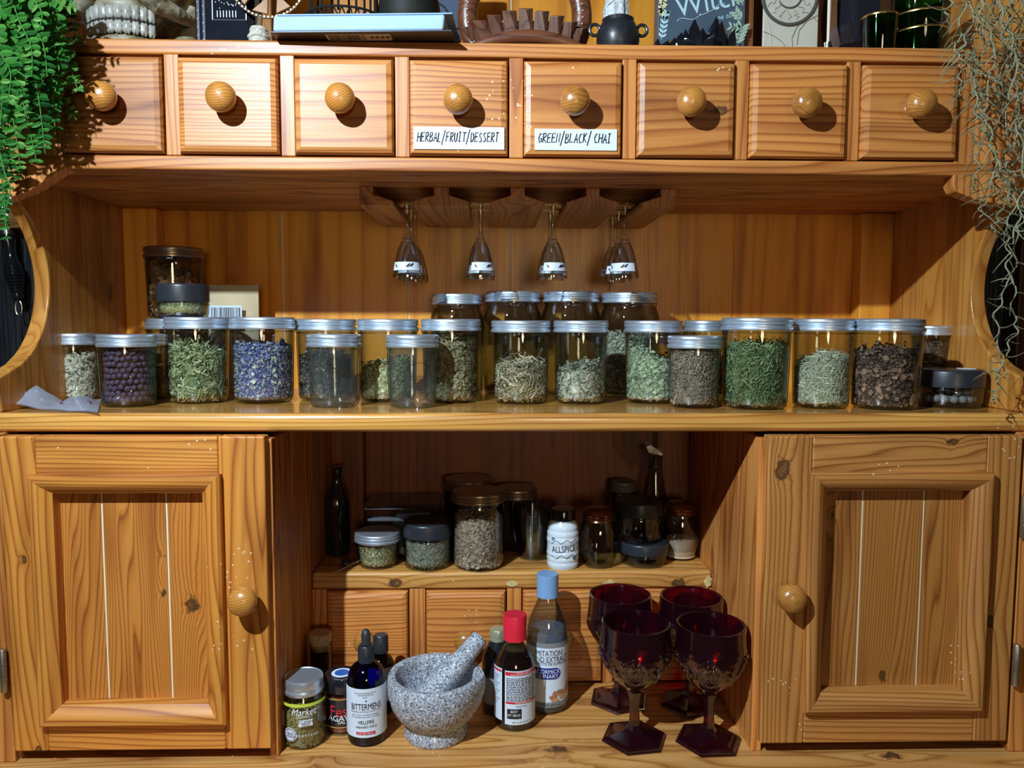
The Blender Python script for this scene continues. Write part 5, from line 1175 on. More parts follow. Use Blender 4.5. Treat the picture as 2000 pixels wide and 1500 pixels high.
for i in range(60): t = i * pi / 30; mb.ball((xc + R_ * cos(t), Y - .001, zc + R_ * sin(t)), .0019, 6)
obj('wire_rim', mb, plain('brass_wire', (.45, .33, .18), .35, .8), wh)
for i in range(9):
    t = i * 2 * pi / 9 + .3; r3 = random.Random(i); mb = MB(); P = [(xc + R_ * .93 * cos(t - .25), zc + R_ * .93 * sin(t - .25)), (xc + R_ * .93 * cos(t + .2), zc + R_ * .93 * sin(t + .2)), (xc + R_ * .5 * cos(t + .1 + r3.uniform(-.2, .2)), zc + R_ * .5 * sin(t + .1))]
    mb.prism(P, 'y', Y - .002, Y + .002); obj('tile_shard', mb, TERR, wh, bevel=.0006)
# lying book with its pages to the front
bz = ZT + .0003; Y0 = .888
lb = thing('lying_book', 'thick book lying flat with its pale page edges facing forward, overhanging the shelf', 'book', (tx(700, 1.0), .95, bz))
xa, xb = tx(526, Y0), tx(866, Y0); ang = .055; ca, sa = cos(ang), sin(ang)
def rotb(mb): mb.v = [(xb + (v[0] - xb) * ca + (v[1] - Y0) * sa, Y0 - (v[0] - xb) * -sa * -1 * -1 + (v[1] - Y0) * ca if False else Y0 - (v[0] - xb) * sa + (v[1] - Y0) * ca, v[2]) for v in mb.v]
mb = MB(); mb.box(xa - .002, xb + .010, Y0 - .003, Y0 + .15, bz, bz + .0022); rotb(mb); cv = obj('cover', mb, BLK, lb, bevel=.0008)
rows = []; n_ = 26; HB = tz(25, Y0, 700) - bz
mb = MB(); P = [(xa, bz + .0028), (xb, bz + .0028), (xb + .002, bz + HB), (xa + .001, bz + HB)]
mb.prism(P, 'y', Y0, Y0 + .148); rotb(mb); obj('page_block', mb, PAPER, lb, bevel=.0030)
mb = MB(); mb.box(xa + .004, xb + .010, Y0 + .001, Y0 + .15, bz + HB + .0003, bz + HB + .0018); rotb(mb); obj('top_cover', mb, PAPER, lb, bevel=.0006)
mb = MB(); s0, s1 = tx(634, .9, 70), tx(762, .9, 70); mb.box(s0, s1, Y0 + .003, Y0 + .022, bz - .0003, bz + .0); rotb(mb); bs = obj('barcode_sticker', mb, plain('sticker_grey', (.50, .46, .42), .6), cv, smooth=False)
mb = MB(); xx = s0 + .003; r5 = random.Random(9)
while xx < s0 + .045: wd = r5.choice((.0005, .001, .0016)); mb.box(xx, xx + wd, Y0 + .005, Y0 + .019, bz - .0006, bz - .0004); xx += wd + r5.choice((.0007, .0011))
for i in range(4): mb.box(s0 + .050 + i * .006, s0 + .054 + i * .006, Y0 + .009, Y0 + .014, bz - .0006, bz - .0004)
rotb(mb); obj('barcode', mb, INK, bs, smooth=False)
ZBK = bz + HB + .0020
# black lace metal basket and black pot on the book
bask = thing('wire_basket', 'black lacy metal basket standing on the lying book', 'basket', (tx(672, .97), .97, ZBK)); bx_, by_ = tx(672, .965), .965
mb = MB()
for k in range(30):
    t = 2 * pi * k / 30
    mb.tube([(bx_ + .030 * cos(t), by_ + .026 * sin(t), ZBK + .0014), (bx_ + .040 * cos(t + .1), by_ + .034 * sin(t + .1), ZBK + .012), (bx_ + .046 * cos(t), by_ + .040 * sin(t), ZBK + .020)], .0009, 5)
    mb.tube([(bx_ + .030 * cos(t), by_ + .026 * sin(t), ZBK + .0014), (bx_ + .040 * cos(t - .1), by_ + .034 * sin(t - .1), ZBK + .012), (bx_ + .046 * cos(t), by_ + .040 * sin(t), ZBK + .020)], .0009, 5)
    mb.ball((bx_ + .0375 * cos(t), by_ + .032 * sin(t), ZBK + .009), .0017, 6)
for r1, r2, z in ((.030, .026, .0014), (.040, .034, .012), (.046, .040, .020)): mb.tube([(bx_ + r1 * cos(t), by_ + r2 * sin(t), ZBK + z) for t in np.linspace(0, 2 * pi, 50)], .0014, 6)
obj('lace_body', mb, DKM, bask)
for k in range(12):
    t = 2 * pi * k / 12; mb = MB(); mb.tube([(bx_ + .040 * cos(t), by_ + .034 * sin(t), ZBK + .018), (bx_ + .040 * cos(t), by_ + .034 * sin(t), ZBK + .10)], .0015, 6); obj('upright', mb, DKM, bask)
px_, py_ = tx(801, .985, 10), .975; pr = [(0, 0), (.022, 0), (.030, .004), (.036, .018), (.038, .035), (.034, .055), (.036, .060), (.033, .060), (.031, .054), (.034, .035), (.031, .016), (0, .006)]
mb = MB(); mb.lathe([(r, z + ZBK) for r, z in pr], (px_, py_, 0)); tag(obj('black_pot', mb, plain('dark_pot', (.012, .014, .010), .6, spec=.25, noise=.3, nscale=40), None, loc=(px_, py_, ZBK)), 'dark rounded pot standing on the right part of the lying book', 'pot')
# grey board behind with a curved cord
SL = plain('slate_board', (.07, .10, .15), .8, spec=.2); Yb = 1.09
mb = MB(); mb.box(tx(830, Yb), tx(900, Yb), Yb, Yb + .012, ZT, ZT + .19); tag(obj('slate_board', mb, SL, None, bevel=.002), 'blue-grey board standing behind the right end of the lying book', 'board')
pts = [(tx(x, 1.03, y), 1.03, tz(y, 1.03, x)) for x, y in ((850, 2), (868, 14), (880, 32), (888, 52), (896, 72), (899, 84))]; pts[-1] = (pts[-1][0], 1.03, ZT + .0013)
mb = MB(); mb.tube(pts, .0013, 6); tag(obj('curved_cord', mb, BLK, None), 'thin curved black cord beside the slate board', 'cord')
# carved walnut stand: ring, front arch, lotus spikes
Y = .985; wc = tx(1025, Y); st = thing('carved_stand', 'carved dark walnut ring stand with lotus spikes', 'stand', (wc, Y, ZT))
Ro = (tx(1157, Y) - tx(893, Y)) / 2; zr = ZT + Ro * .66
mb = MB()
N_ = 72; P = []
for i in range(N_ + 1):
    t = radians(-41) + radians(262) * i / N_; row = []
    for k in range(13):
        a = 2 * pi * k / 12; rr = Ro - .013 + .0125 * cos(a) + .0008 * cos(t * 130) * (abs(cos(a)) < .6); row.append((wc + rr * cos(t), Y + .011 * sin(a), zr + rr * sin(t)))
    P.append(row)
mb.grid(P); obj('carved_ring', mb, RD, st)
mb = MB()
for i in range(40):
    t = radians(-35) + radians(250) * i / 39
    for d_ in (-.007, .007) if False else (0,): mb.ball((wc + (Ro - .013) * cos(t), Y - .0112, zr + (Ro - .013) * sin(t)), .0015, 6)
obj('inlaid_dots', mb, plain('bone_dots', (.45, .36, .26), .5), st)
mb = MB(); pts = []
xl, xr = tx(910, .955), tx(1150, .955)
for i in range(25): t = i / 24; pts.append((xl + (xr - xl) * t, .955, ZT + .003 + .0185 * sin(pi * t) ** .8))
mb.tube(pts, [.0035 + .0050 * sin(pi * i / 24) ** .6 for i in range(25)], 14); obj('front_arch', mb, RD, st)
SPK = wood('spike_walnut', 'z', (.17, .075, .045), (.12, .05, .03), (.05, .02, .012), specks=0, rough=.35)
for i in range(9):
    t = (i - 4) / 4; ang_ = t * .95; bxp = wc + .066 * sin(ang_) * 1.08; byp = Y - .004 - .022 * cos(ang_) + abs(t) * .004; zt_ = ZT + .022; hh = .032 - .018 * abs(t) ** 1.5; wv_ = .0085
    mb = MB(); v = [(bxp - wv_, byp, zt_), (bxp + wv_, byp, zt_), (bxp + wv_, byp + .016, zt_), (bxp - wv_, byp + .016, zt_), (bxp - wv_ * 1.05 + t * .012, byp - .005, zt_ + hh), (bxp + t * .012, byp - .012, zt_ + hh * .86), (bxp + wv_ * 1.05 + t * .012, byp - .005, zt_ + hh), (bxp + t * .012, byp + .010, zt_ + hh * 1.12)]
    mb.add(v, [(3, 2, 1, 0), (4, 5, 6, 7), (0, 1, 5, 4), (1, 6, 5), (1, 2, 7, 6), (2, 3, 7), (3, 0, 4, 7)]); obj('lotus_spike', mb, SPK, st, bevel=.0008)
mb = MB(); mb.prism([(wc - .074, ZT), (wc + .074, ZT), (wc + .070, ZT + .014), (wc + .045, ZT + .022), (wc - .045, ZT + .022), (wc - .070, ZT + .014)], 'y', Y - .022, Y + .022); obj('base_block', mb, RD, st, bevel=.003)
mb = MB(); r3 = random.Random(1); gz = ZT + .030
mb.box(wc - .035, wc + .035, Y - .008, Y + .018, ZT + .022, gz + .020)
gb_ = obj('glitter_block', mb, bitmat('glitter', [(.10, .25, .08), (.35, .40, .05), (.65, .5, .05)]), None, bevel=.006, attr=[.4] * 8); tag(gb_, 'glittery green and gold piece sitting in the carved lotus stand', 'ornament')
me = gb_.data; me.materials.clear(); GM, nt, N, L, p = nmat('green_gold_glitter'); tc = N.new('ShaderNodeTexCoord'); v_ = N.new('ShaderNodeTexVoronoi'); v_.inputs['Scale'].default_value = 900; L.new(tc.outputs['Object'], v_.inputs['Vector']); sp_ = N.new('ShaderNodeSeparateXYZ'); L.new(tc.outputs['Object'], sp_.inputs[0])
hx_ = ramp(nt, math_node(nt, 'MULTIPLY_ADD', sp_.outputs[0], 14, .5), [(.30, (.10, .28, .16)), (.5, (.55, .50, .04)), (.75, (.60, .62, .66))]); L.new(mixc(nt, .6, hx_, v_.outputs['Color'], 'OVERLAY'), p.inputs['Base Color']); p.inputs['Metallic'].default_value = .4; p.inputs['Roughness'].default_value = .3; me.materials.append(GM)
gb_.location = (0, 0, 0)
# cauldron with sage bundle
Y = .965; ccx = tx(1207, Y); IR = plain('cast_iron', (.016, .017, .021), .36, noise=.3, nscale=120, bump=.15); cz0 = ZT
cau = thing('cauldron', 'small black cauldron with ring handles beside the carved stand', 'cauldron', (ccx, Y, ZT)); k = (tx(1250, Y) - tx(1166, Y)) / 2
mb = MB(); mb.lathe([(0, .001), (k * .72, 0), (k * .9, .007), (k, .020), (k * .97, .030), (k * .80, .040), (k * .70, .042), (k * .74, .0455), (k * .68, .0465), (k * .62, .042), (k * .80, .030), (k * .80, .012), (0, .006)], (ccx, Y, ZT)); obj('bowl', mb, IR, cau)
for s_ in (-1, 1):
    mb = MB(); mb.tube([(ccx + s_ * (k * .96 + .0035 + .0062 * cos(t)), Y - .004 + .003 * sin(t) * 0, ZT + .032 + .0066 * sin(t)) for t in np.linspace(0, 2 * pi, 22)], .0021, 8); obj('ring_handle', mb, IR, cau)
sg = thing('sage_bundle', 'white thread-wrapped sage bundle standing in the small cauldron', 'bundle', (ccx - .001, Y, ZT + .012)); mb = MB(); SAGE = plain('dried_sage', (.52, .55, .56), .85, noise=.35, nscale=220, bump=.8)
mb.lathe([(0, ZT + .0075), (.0130, ZT + .008), (.0150, ZT + .040), (.0150, ZT + .055), (.0110, ZT + .085), (.0095, ZT + .13), (.004, ZT + .14), (0, ZT + .141)], (ccx - .002, Y, 0), 40, rf=lambda th, i, z: 1 + .06 * sin(9 * th) + .03 * sin(17 * th + 40 * z)); obj('dried_leaves', mb, SAGE, sg)
for s_ in (-1, 1):
    mb = MB(); mb.tube([(ccx - .002 + (.0158 - .045 * max(0, z_ - .055)) * cos(t), Y + (.0158 - .045 * max(0, z_ - .055)) * sin(t), ZT + z_) for t, z_ in [(s_ * a * 2 * pi / 14, .030 + .0035 * a) for a in np.arange(0, 28, .5)]], .0006, 5); obj('thread', mb, WHITE, sg)
# witch book
Y = 1.00; a0, a1 = tx(1289, Y), tx(1455, Y); wb = thing('slate_cover_book', 'slate-coloured book about witches with botanical border, standing upright', 'book', ((a0 + a1) / 2, Y, ZT))
mb = MB(); mb.box(a0 + .001, a1 - .002, Y + .002, Y + .024, ZT + .002, ZT + .178); obj('pages', mb, PAPER, wb, smooth=False)
mb = MB(); mb.box(a0, a1, Y, Y + .002, ZT, ZT + .18); mb.box(a0, a1, Y + .024, Y + .026, ZT, ZT + .18); mb.box(a0 - .002, a0, Y, Y + .026, ZT, ZT + .18); cv = obj('cover', mb, plain('slate_cover', (.055, .085, .12), .45, noise=.12, nscale=30), wb, bevel=.0008)
PB = plain('pale_blue_print', (.42, .62, .68), .5); PG = plain('pale_green_print', (.32, .45, .34), .5); PY = plain('cream_print', (.62, .58, .34), .5)
def flat_text(mb, txt, size, x, z, Y, rot=0, shear=0, cond=1):
    vs, fs = text_verts(txt, size, shear=shear, cond=cond); mb.add([(x + a * cos(rot) - b_ * sin(rot), Y, z + a * sin(rot) + b_ * cos(rot)) for a, b_ in vs], fs)
mb = MB(); flat_text(mb, 'Witch', .036, tx(1385, Y, 6) , tz(4, Y, 1380), Y - .0006, rot=.20, cond=.95); flat_text(mb, 'me to', .009, tx(1412, Y), tz(33, Y, 1412), Y - .0006, rot=.2, shear=.3)
for pts in ([(1322, 43), (1326, 38), (1334, 36), (1345, 38), (1356, 38), (1366, 31), (1380, 26), (1392, 20), (1402, 11), (1410, 6), (1416, 7), (1414, 11)],): mb.tube([(tx(x, Y, y), Y - .0006, tz(y, Y, x)) for x, y in pts], .0005, 5)
mb.ball((tx(1368, Y, 29), Y - .0004, tz(29, Y, 1368)), .0013, 8); obj('lettering', mb, PB, cv, smooth=False)
def sprig(mb, x0, y0, x1, y1, n, ln, wd, Y):
    for i in range(n):
        t = (i + .5) / n; x, z = tx(x0 + (x1 - x0) * t, Y, y0 + (y1 - y0) * t), tz(y0 + (y1 - y0) * t, Y, x0); dx, dz = tx(x1, Y, y1) - tx(x0, Y, y0), tz(y1, Y, x1) - tz(y0, Y, x0); a = atan2(dz, dx)
        for s_ in (-1, 1):
            b_ = a + s_ * .75; pts = [(x + ln * u * cos(b_) - wd * v * sin(b_), Y - .0006, z + ln * u * sin(b_) + wd * v * cos(b_)) for u, v in ((0, 0), (.35, .5), (.75, .4), (1, 0), (.75, -.4), (.35, -.5))]; mb.add(pts, [tuple(range(6))])
    mb.tube([(tx(x0, Y, y0), Y - .0006, tz(y0, Y, x0)), (tx(x1, Y, y1), Y - .0006, tz(y1, Y, x1))], .0004, 4)
mb = MB(); sprig(mb, 1292, 78, 1300, 24, 6, .0075, .003, Y); sprig(mb, 1297, 40, 1302, 24, 3, .006, .003, Y); obj('white_sprig', mb, PB, cv, smooth=False)
mb = MB(); sprig(mb, 1436, 88, 1449, 52, 5, .013, .004, Y); sprig(mb, 1449, 40, 1436, 24, 3, .010, .0035, Y); sprig(mb, 1452, 60, 1425, 52, 3, .008, .003, Y); sprig(mb, 1452, 10, 1444, 0, 2, .009, .003, Y); obj('fern_border', mb, PG, cv, smooth=False)
mb = MB()
for x, y in ((1292, 4), (1297, 10), (1290, 16), (1298, 0), (1293, 26), (1290, 21)): mb.prism([(tx(x, Y, y) + .0034 * cos(t) * (1 + .3 * cos(5 * t)), tz(y, Y, x) + .0034 * sin(t) * (1 + .3 * cos(5 * t))) for t in np.linspace(0, 2 * pi, 20)[:-1]], 'y', Y - .0008, Y - .0002)
obj('cream_flowers', mb, PY, cv, smooth=False)
# obsidian cluster
OBS = plain('obsidian', (.008, .008, .011), .10, coat=.4); Y = .955
oc = thing('obsidian_cluster', 'glossy black crystal cluster in front of the slate-coloured book', 'crystals', (tx(1355, Y), Y, ZT)); r3 = random.Random(12); mb = MB()
for x, yt, hw, dy, n in ((1283, 74, 8, 0, 5), (1296, 78, 9, -.008, 6), (1308, 72, 9, 0, 5), (1322, 62, 11, .004, 6), (1335, 68, 10, -.010, 5), (1345, 56, 10, .006, 6), (1362, 36, 14, .010, 4), (1372, 54, 12, -.010, 5), (1388, 44, 10, 0, 5), (1398, 30, 13, .012, 6), (1411, 40, 12, .002, 6), (1424, 55, 9, .004, 5), (1385, 66, 16, -.016, 6), (1350, 74, 14, -.016, 5)):
    yy = Y + dy; x0_ = tx(x, yy, yt); top = tz(yt, yy, x); r_ = hw / 1500 * yy * 1.15; lean = r3.uniform(-.006, .006); ph = r3.uniform(0, 3); v = []
    for z, rr in ((ZT, r_), (ZT + (top - ZT) * .62, r_ * .95)):
        for j in range(n): a = ph + 2 * pi * j / n; v.append((x0_ + rr * cos(a) + lean * (z - ZT) / (top - ZT), yy + rr * .8 * sin(a), z + (r3.uniform(-.003, .003) if z > ZT else 0)))
    v.append((x0_ + lean + r_ * .25, yy, top)); mb.add(v, [tuple(range(n))[::-1]] + [(j, (j + 1) % n, n + (j + 1) % n, n + j) for j in range(n)] + [(n + j, n + (j + 1) % n, 2 * n) for j in range(n)])
obj('crystals', mb, OBS, oc, smooth=False)
# slim post, dark frame, embossed card
Y = 1.01; mb = MB(); mb.box(tx(1457, Y), tx(1471, Y), Y, Y + .012, ZT, ZT + .26); tag(obj('wooden_slat', mb, wood('slat_wood', 'z', (.34, .14, .05), (.28, .10, .035), (.15, .05, .02), specks=0), None, bevel=.001), 'narrow upright wooden slat beside the slate-coloured book', 'slat')
Y = 1.03; mb = MB(); mb.box(tx(1472, Y), tx(1477, Y), Y, Y + .02, ZT, ZT + .21); mb.box(tx(1477, Y), tx(1500, Y), Y + .012, Y + .02, ZT, ZT + .21); tag(obj('picture_frame', mb, plain('dark_frame', (.035, .02, .014), .25, coat=.4), None, bevel=.001), 'dark glossy frame edge between the slat and the embossed card', 'frame')
Y = .985; a0, a1 = tx(1491, Y), tx(1598, Y); CARD = plain('silver_card', (.62, .60, .50), .45, .25, noise=.06, nscale=25, bump=.3)
cd_ = thing('embossed_card', 'cream embossed card with a raised crescent circle', 'card', ((a0 + a1) / 2, Y, ZT)); mb = MB(); mb.box(a0, a1, Y, Y + .004, ZT, ZT + .19); cdb = obj('card_face', mb, CARD, cd_, bevel=.0006)
mb = MB(); mcx, mcz = tx(1542, Y, 0), tz(-8, Y, 1542); Rm = tx(1598, Y) - tx(1544, Y)
for t0 in range(1): mb.tube([(mcx + Rm * cos(t) * .98, Y - .0008, mcz + Rm * sin(t)) for t in np.linspace(0, 2 * pi, 70)], .0022, 7)
for i in range(90): t = 2 * pi * i / 90; mb.ball((mcx + Rm * .98 * cos(t) + random.uniform(-.001, .001), Y - .002, mcz + Rm * sin(t) + random.uniform(-.001, .001)), .0011, 6)
mb.tube([(mcx + Rm * .42 * cos(t), Y - .0005, mcz + Rm * .42 * sin(t)) for t in np.linspace(0, 2 * pi, 30)], .0011, 6); obj('raised_ring', mb, plain('pewter', (.16, .16, .14), .4, .6), cdb)
mb = MB(); r3 = random.Random(4)
for i in range(9):
    t = -pi + i * pi / 8; pts = [(mcx + rr * cos(t + r3.uniform(-.15, .15)), Y - .0003, mcz + rr * sin(t + r3.uniform(-.12, .12))) for rr in np.linspace(Rm * .5, Rm * .86, 6)]; mb.tube(pts, .0005, 4)
for pts in ([(1491, 62), (1510, 70), (1525, 80), (1533, 90)], [(1500, 45), (1504, 60), (1506, 92)], [(1548, 92), (1546, 75), (1555, 55), (1570, 38), (1590, 24)], [(1556, 88), (1560, 60), (1575, 42), (1597, 30)], [(1580, 25), (1590, 36), (1597, 44)]): mb.tube([(tx(x, Y, y), Y - .0003, tz(y, Y, x)) for x, y in pts], .0006, 5)
obj('embossed_lines', mb, plain('emboss_shadow', (.30, .29, .24), .5, .3), cdb)
Y = .955; mb = MB(); xs2 = [(1561, 88), (1566, 85), (1574, 86), (1584, 87), (1597, 86)]; mb.tube([(tx(x, Y, 86), Y, ZT + .0022 + .001 * (i % 2)) for i, (x, y) in enumerate(xs2)], .0020, 8); mb.tube([(tx(1566, Y) + .0045 * cos(t), Y, ZT + .0058 + .0045 * sin(t)) for t in np.linspace(0, 2 * pi, 18)], .0011, 6); tag(obj('small_key', mb, SILV, None), 'small silver key-like piece lying in front of the embossed card', 'key')
# slim wand with silver cap
Y = .96; wn = thing('slim_wand', 'slim upright pale wand with a ribbed silver cap at its foot', 'wand', (tx(1618, Y), Y, ZT)); wxp = tx(1618, Y)
mb = MB(); mb.lathe([(0, ZT), (.0046, ZT), (.0052, ZT + .003), (.0046, ZT + .006), (.0040, ZT + .009), (.0046, ZT + .012), (.0040, ZT + .016), (.0042, ZT + .020), (0, ZT + .0205)], (wxp, Y, 0), 24); obj('silver_cap', mb, SILV, wn)
mb = MB(); mb.lathe([(.0018, ZT + .0205), (.0026, ZT + .12), (0, ZT + .121)], (wxp + .0005, Y, 0), 16); obj('shaft', mb, plain('ivory', (.70, .62, .48), .4), wn)
Y = 1.03; mb = MB(); mb.box(tx(1600, Y), tx(1650, Y), Y, Y + .02, ZT, ZT + .20); tag(obj('brown_box', mb, wood('brown_box_wood', 'z', (.22, .10, .04), (.17, .07, .025), (.08, .03, .01), specks=0), None, bevel=.002), 'dark brown wooden panel standing behind the slim wand', 'panel')
# black goblet
Y = .995; gx = tx(1680, Y); BG = plain('black_facets', (.012, .012, .018), .14, coat=.5); hx8 = hexf(9)
bg = thing('black_goblet', 'black faceted goblet between the wand and the green tumblers', 'goblet', (gx, Y, ZT)); s_ = (tx(1738, Y) - tx(1622, Y)) / 2
mb = MB(); mb.lathe([(0, ZT), (s_ * .55, ZT), (s_ * .5, ZT + .003), (s_ * .16, ZT + .008), (s_ * .14, ZT + .013), (0, ZT + .0131)], (gx, Y, 0), 45, rf=lambda th, i, z: hx8(th)); obj('foot', mb, BG, bg, smooth=False)
mb = MB(); mb.lathe([(0, ZT + .012), (s_ * .30, ZT + .014), (s_ * .78, ZT + .026), (s_ * .98, ZT + .048), (s_, ZT + .075), (s_ * .85, ZT + .115), (s_ * .82, ZT + .115), (s_ * .94, ZT + .075), (s_ * .7, ZT + .03), (0, ZT + .018)], (gx, Y, 0), 45, rf=lambda th, i, z: hx8(th)); obj('bowl', mb, BG, bg, smooth=False)
# green tumblers
GOLD = plain('gold_rim', (.55, .36, .12), .25, .9)
for i, (xa, xb, yt, Yg, lab) in enumerate(((1684, 1752, 20, .955, 'short dark green glass tumbler with a gold rim beside the black goblet'), (1742, 1850, -30, 1.0, 'tall wide dark green glass tumbler with gold bands next to the hanging moss'))):
    g_ = thing('green_tumbler', lab, 'tumbler', (tx((xa + xb) / 2, Yg), Yg, ZT)); r_ = (tx(xb, Yg) - tx(xa, Yg)) / 2; hh = tz(yt, Yg - r_, (xa + xb) / 2) - ZT; q = (tx((xa + xb) / 2, Yg), Yg, ZT)
    mb = MB(); mb.lathe([(0, .001), (r_ * .80, 0), (r_ * .86, .003), (r_ * 1.0, hh), (r_ * .955, hh), (r_ * .82, .008), (0, .008)], q, 64); gb = obj('glass_body', mb, GRN, g_)
    for zf_ in ((.985,) if i == 0 else (.98, .72, .50)):
        rr = r_ * (.86 + .14 * zf_); mb = MB(); mb.lathe([(rr + .0002, hh * zf_ - .0016), (rr + .0005, hh * zf_), (rr + .0002, hh * zf_ + .0008)], q, 64); mb.f = mb.f[:128]; mb.m = mb.m[:128]; obj('gold_band', mb, GOLD, gb)
# ================================================================== whisk on the wall at the left
Y = 1.268; pa_, pb_ = (15, 445), (38, 596)
wk = thing('hanging_whisk', 'black-handled utensil hanging head up on the dark wall at the left edge', 'utensil', (tx(26, Y, 520), Y, tz(520, Y, 26)))
A = Vector((tx(14, Y, 455), Y, tz(455, Y, 14))); Bq = Vector((tx(36, Y, 588), Y, tz(588, Y, 36))); d = Bq - A; Lh = d.length; qd = Vector((0, 0, 1)).rotation_difference(d.normalized())
def along(prof, seg=28): mb = MB(); mb.lathe(prof, seg=seg); mb.v = [tuple(A + qd @ Vector(v)) for v in mb.v]; return mb
pr = [(0, 0), (.0095, 0), (.0105, .004), (.0100, .012), (.0075, Lh * .28), (.0090, Lh * .42)]
for k in range(10): z = Lh * (.45 + .047 * k); r_ = .0145 - .0006 * abs(k - 3) - (.0006 * max(0, k - 5)); pr += [(r_ * .86, z), (r_, z + .0018), (r_ * .98, z + .0034)]
pr += [(.0085, Lh * .96), (.005, Lh), (0, Lh)]
obj('handle', along(pr), BLKG, wk); obj('ferrule', along([(0, -.004), (.0098, -.004), (.0104, .001), (.0100, .006), (0, .0062)]), SILV, wk)
mb = MB(); mb.tube([(Bq.x + .0065 * sin(t) * .8 + .001, Y - .002, Bq.z - .011 + .0120 * cos(t)) for t in np.linspace(0, 2 * pi, 28)], .0011, 6); obj('hanging_ring', mb, SILV, wk)
mb = MB(); mb.tube([A - d.normalized() * .002, A - d.normalized() * .05, A - d.normalized() * .12 + Vector((-.01, 0, 0))], [.0045, .004, .003], 10); obj('shaft', mb, SILV, wk)
# ================================================================== hanging fern
LEAF, nt, N, L, p = nmat('fern_leaf'); a_ = N.new('ShaderNodeAttribute'); a_.attribute_name = 'rnd'
L.new(ramp(nt, a_.outputs['Fac'], [(0, (.004, .032, .008)), (.35, (.014, .105, .016)), (.7, (.045, .20, .030)), (1, (.14, .31, .07))]), p.inputs['Base Color']); p.inputs['Roughness'].default_value = .32; p.inputs['Subsurface Weight'].default_value = 0
tl = N.new('ShaderNodeBsdfTranslucent'); mx = N.new('ShaderNodeMixShader'); mx.inputs[0].default_value = .18; L.new(ramp(nt, a_.outputs['Fac'], [(0, (.015, .14, .015)), (1, (.15, .38, .05))]), tl.inputs[0]); L.new(p.outputs[0], mx.inputs[1]); L.new(tl.outputs[0], mx.inputs[2]); L.new(mx.outputs[0], N['Material Output'].inputs[0])
fern = thing('hanging_fern', 'bright green artificial fern trailing down over the left end of the hutch', 'plant', (-.60, .84, .62))
rf4 = random.Random(21)
def frond(path, l0, seed):
    r = random.Random(seed); mb = MB(); at = []
    pts = [Vector(q) for q in path]; dense = []
    for i in range(len(pts) - 1):
        p0, p1, p2, p3 = pts[max(i - 1, 0)], pts[i], pts[i + 1], pts[min(i + 2, len(pts) - 1)]
        for k in range(10):
            t = k / 10; dense.append(.5 * (2 * p1 + (p2 - p0) * t + (2 * p0 - 5 * p1 + 4 * p2 - p3) * t * t + (3 * p1 - p0 - 3 * p2 + p3) * t ** 3))
    dense.append(pts[-1]); n0 = mb.n; mb.tube(dense, [.0011 * (1 - .6 * i / len(dense)) for i in range(len(dense))], 5); at += [.75] * (mb.n - n0)
    tot = len(dense); s = 0; tone = r.uniform(.15, .95); flip = 1
    acc = 0; step = .0072
    for i in range(1, tot - 1):
        seg = (dense[i] - dense[i - 1]).length; acc += seg
        while acc > step:
            acc -= step; f = i / tot; ln = l0 * (1 - .62 * f) * r.uniform(.8, 1.15); dr = (dense[i + 1] - dense[i - 1]).normalized()
            side = dr.cross(Vector((0, -1, 0))); side = side.normalized() if side.length > .1 else Vector((1, 0, 0))
            for sg in (-1, 1):
                dd = (side * sg + dr * r.uniform(.15, .55) + Vector((0, -1, 0)) * r.uniform(-.35, .55)).normalized(); up = dd.cross(dr).normalized(); w_ = dd.cross(up).normalized()
                curl = r.uniform(-.35, .35); wd = ln * r.uniform(.44, .60); v = []; bb = dense[i]
                for (u, ww) in ((0, .12), (.12, .75), (.35, 1.0), (.65, .85), (.88, .45), (1, .02)):
                    c = bb + dd * ln * u + up * (curl * ln * u * u) ; fold = up * (.30 * wd * ww)
                    v += [tuple(c - w_ * wd * .5 * ww + fold), tuple(c), tuple(c + w_ * wd * .5 * ww + fold)]
                n0 = mb.n; mb.add(v, [(3 * a, 3 * a + 1, 3 * a + 4, 3 * a + 3) for a in range(5)] + [(3 * a + 1, 3 * a + 2, 3 * a + 5, 3 * a + 4) for a in range(5)])
                tt = min(1, max(0, tone + r.uniform(-.3, .3))); at += [tt] * (mb.n - n0)
    return mb, at
def fp(x, y, Y): return (tx(x, Y, y), Y, tz(y, Y, x))
